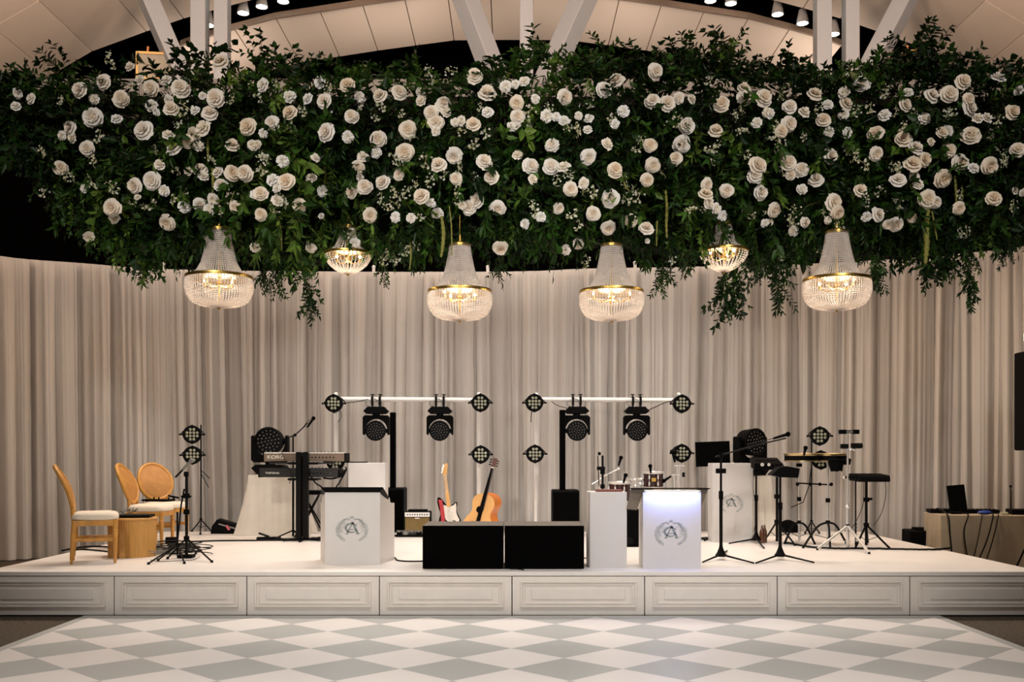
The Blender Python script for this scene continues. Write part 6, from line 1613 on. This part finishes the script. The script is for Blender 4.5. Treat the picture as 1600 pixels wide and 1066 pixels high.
# ------------------------------------------------------------------ cables on the deck
def cable(pts, label, r=.007, m=M_rubber, z=None, wig=0.0, seed=1, name='cable', cat='cable'):
    rg = random.Random(seed); P = []
    for x, y in pts: p = st(x, y); p.z = SZ + r + .001; P.append(p)
    P = spline(P, 8)
    P = [p + Vector((rg.gauss(0, wig), rg.gauss(0, wig), abs(rg.gauss(0, wig * .5)))) for p in P]
    o0 = P[0].copy(); o = MB().tube([p - o0 for p in P], r, 6).ob(name, m); o.location = o0; return tag(o, label, cat)
cable([(298, 848), (340, 846.5), (400, 846), (470, 845)], 'straight black cable from the left stands to the keyboard stand', .010)
cable([(413, 841), (440, 845), (470, 846), (498, 843)], 'black cable around the feet of the keyboard stand', .014, wig=.01)
cable([(506, 839), (560, 838.5), (600, 838.5), (660, 838)], 'cable run behind the left podium to the pedalboard', .012)
cable([(617, 873), (619, 875), (621, 877), (632, 878.5), (648, 878.8), (662, 878.5)], 'black cable between the left podium and the left subwoofer', .008)
cable([(797, 890.3), (806, 890.2), (814, 890.8), (818, 891.8)], 'short black cable end at the stage edge before the subwoofers', .006)
cable([(1226, 849), (1245, 853), (1275, 857.5), (1310, 859), (1345, 859), (1380, 859.5), (1420, 860.5), (1450, 861), (1474, 859.8), (1488, 857.8)], 'long loomed black cable crossing the stage to the right edge', .012, wig=.004)
cable([(1100, 846), (1112, 842), (1122, 845)], 'black cable beside the tall podium foot', .014, wig=.008)
cable([(913, 873), (920, 874.5), (930, 875)], 'cable stub between the right subwoofer and narrow white box', .006)
cable([(97, 862), (125, 857), (150, 855.5), (172, 856.5)], 'upper dark cable on the deck behind the profile chair', .010)
cable([(112, 861), (130, 860), (155, 862), (172, 864)], 'lower dark cable on the deck behind the profile chair', .009)
for k, (cx, cy, m, lb) in enumerate(((262, 866, M_greenc, 'green-grey cable coil in the left tangle'), (275, 862, M_rubber, 'black cable coil heaped under the left stands'), (290, 868, M_rubber, 'black cable coil right of the tangle centre'), (246, 868, M_greyc, 'grey cable loop nearest the round table'))):
    rg = random.Random(k + 3); c = st(cx, cy); P = []
    for i in range(56):
        a = i * .62; r = .14 + .10 * sin(i * .37 + k) ; P.append(Vector((r * 1.25 * cos(a), r * .8 * sin(a), .010 + .0016 * i * (1 if k in (1, 2) else .6) + rg.uniform(0, .012))))
    o = MB().tube(spline(P, 3), .005 if k != 1 else .007, 5).ob('cable_coil', m); o.location = c; tag(o, lb, 'cable', 'tangled cables under the left stands')
t = thing('power_block', 'black power block in the left cable tangle', 'power supply', st(267, 858), .3)
MB().box((0, 0, .10), (.12, .09, .07)).ob('block_body', M_black, t, smooth=False, bevel=.01); MB().cyl((0, 0, 0), (0, 0, .08), .03, n=8).ob('support', M_black, t)
cable([(236, 876), (250, 878.5), (275, 877.5), (300, 876), (312, 871)], 'thin grey cable lying in front of the left tangle', .004, M_greyc)
# hanging cables
def hang(pts, label, r=.004, m=M_rubber):
    P = spline([at(*p) for p in pts], 8); o0 = P[0].copy(); o = MB().tube([p - o0 for p in P], r, 5).ob('cable', m); o.location = o0; tag(o, label, 'cable', 'thin hanging cables')
hang([(1383, 748, 11.7), (1384, 775, 11.7), (1376, 805, 11.75), (1364, 822, 11.8)], 'thin cable hanging from the sampling pad')
hang([(1350, 752, 11.75), (1349, 785, 11.8), (1341, 808, 11.8), (1330, 828, 11.8)], 'thin cable slanting from the sampling pad to the chrome stand')
hang([(1178, 735, 12.1), (1177, 765, 12.15), (1182, 800, 12.2), (1178, 832, 12.2)], 'thin cable running down the mixer stand')
hang([(440, 706, 12.4), (446, 722, 12.38), (455, 742, 12.36), (452, 756, 12.36)], 'thin cable hanging across both keyboards')
hang([(485, 744, 12.5), (494, 756, 12.5), (504, 764, 12.5), (507, 790, 12.5)], 'black cable curving from the lower keyboard to the left podium', .010)
hang([(505, 747, 12.6), (520, 748, 12.6), (533, 743, 12.6), (540, 734, 12.6)], 'thick cable looped right of the lower keyboard', .012)
hang([(525, 762, 12.65), (533, 750, 12.65), (541, 735, 12.65), (540, 730, 12.65)], 'upright cable right of the keyboards', .010)
hang([(532, 642, 13.2), (533, 652, 13.2), (528, 660, 13.2)], 'short cable dangling from the leftmost bar par light')
hang([(538, 630, 13.35), (556, 628, 13.35), (575, 624, 13.35)], 'cable from the leftmost bar par light to the crossbar', .005)
hang([(862, 628, 13.3), (872, 634, 13.3), (886, 638, 13.3)], 'cable from the right bar to its first moving head', .005)
hang([(1010, 642, 13.3), (1022, 637, 13.3), (1040, 629, 13.3), (1054, 627, 13.3)], 'cable from the last moving head to the rightmost bar par', .006)
hang([(831, 642, 13.2), (830, 650, 13.2), (829.5, 660, 13.2)], 'cable tail below the left par of the right bar', .006)
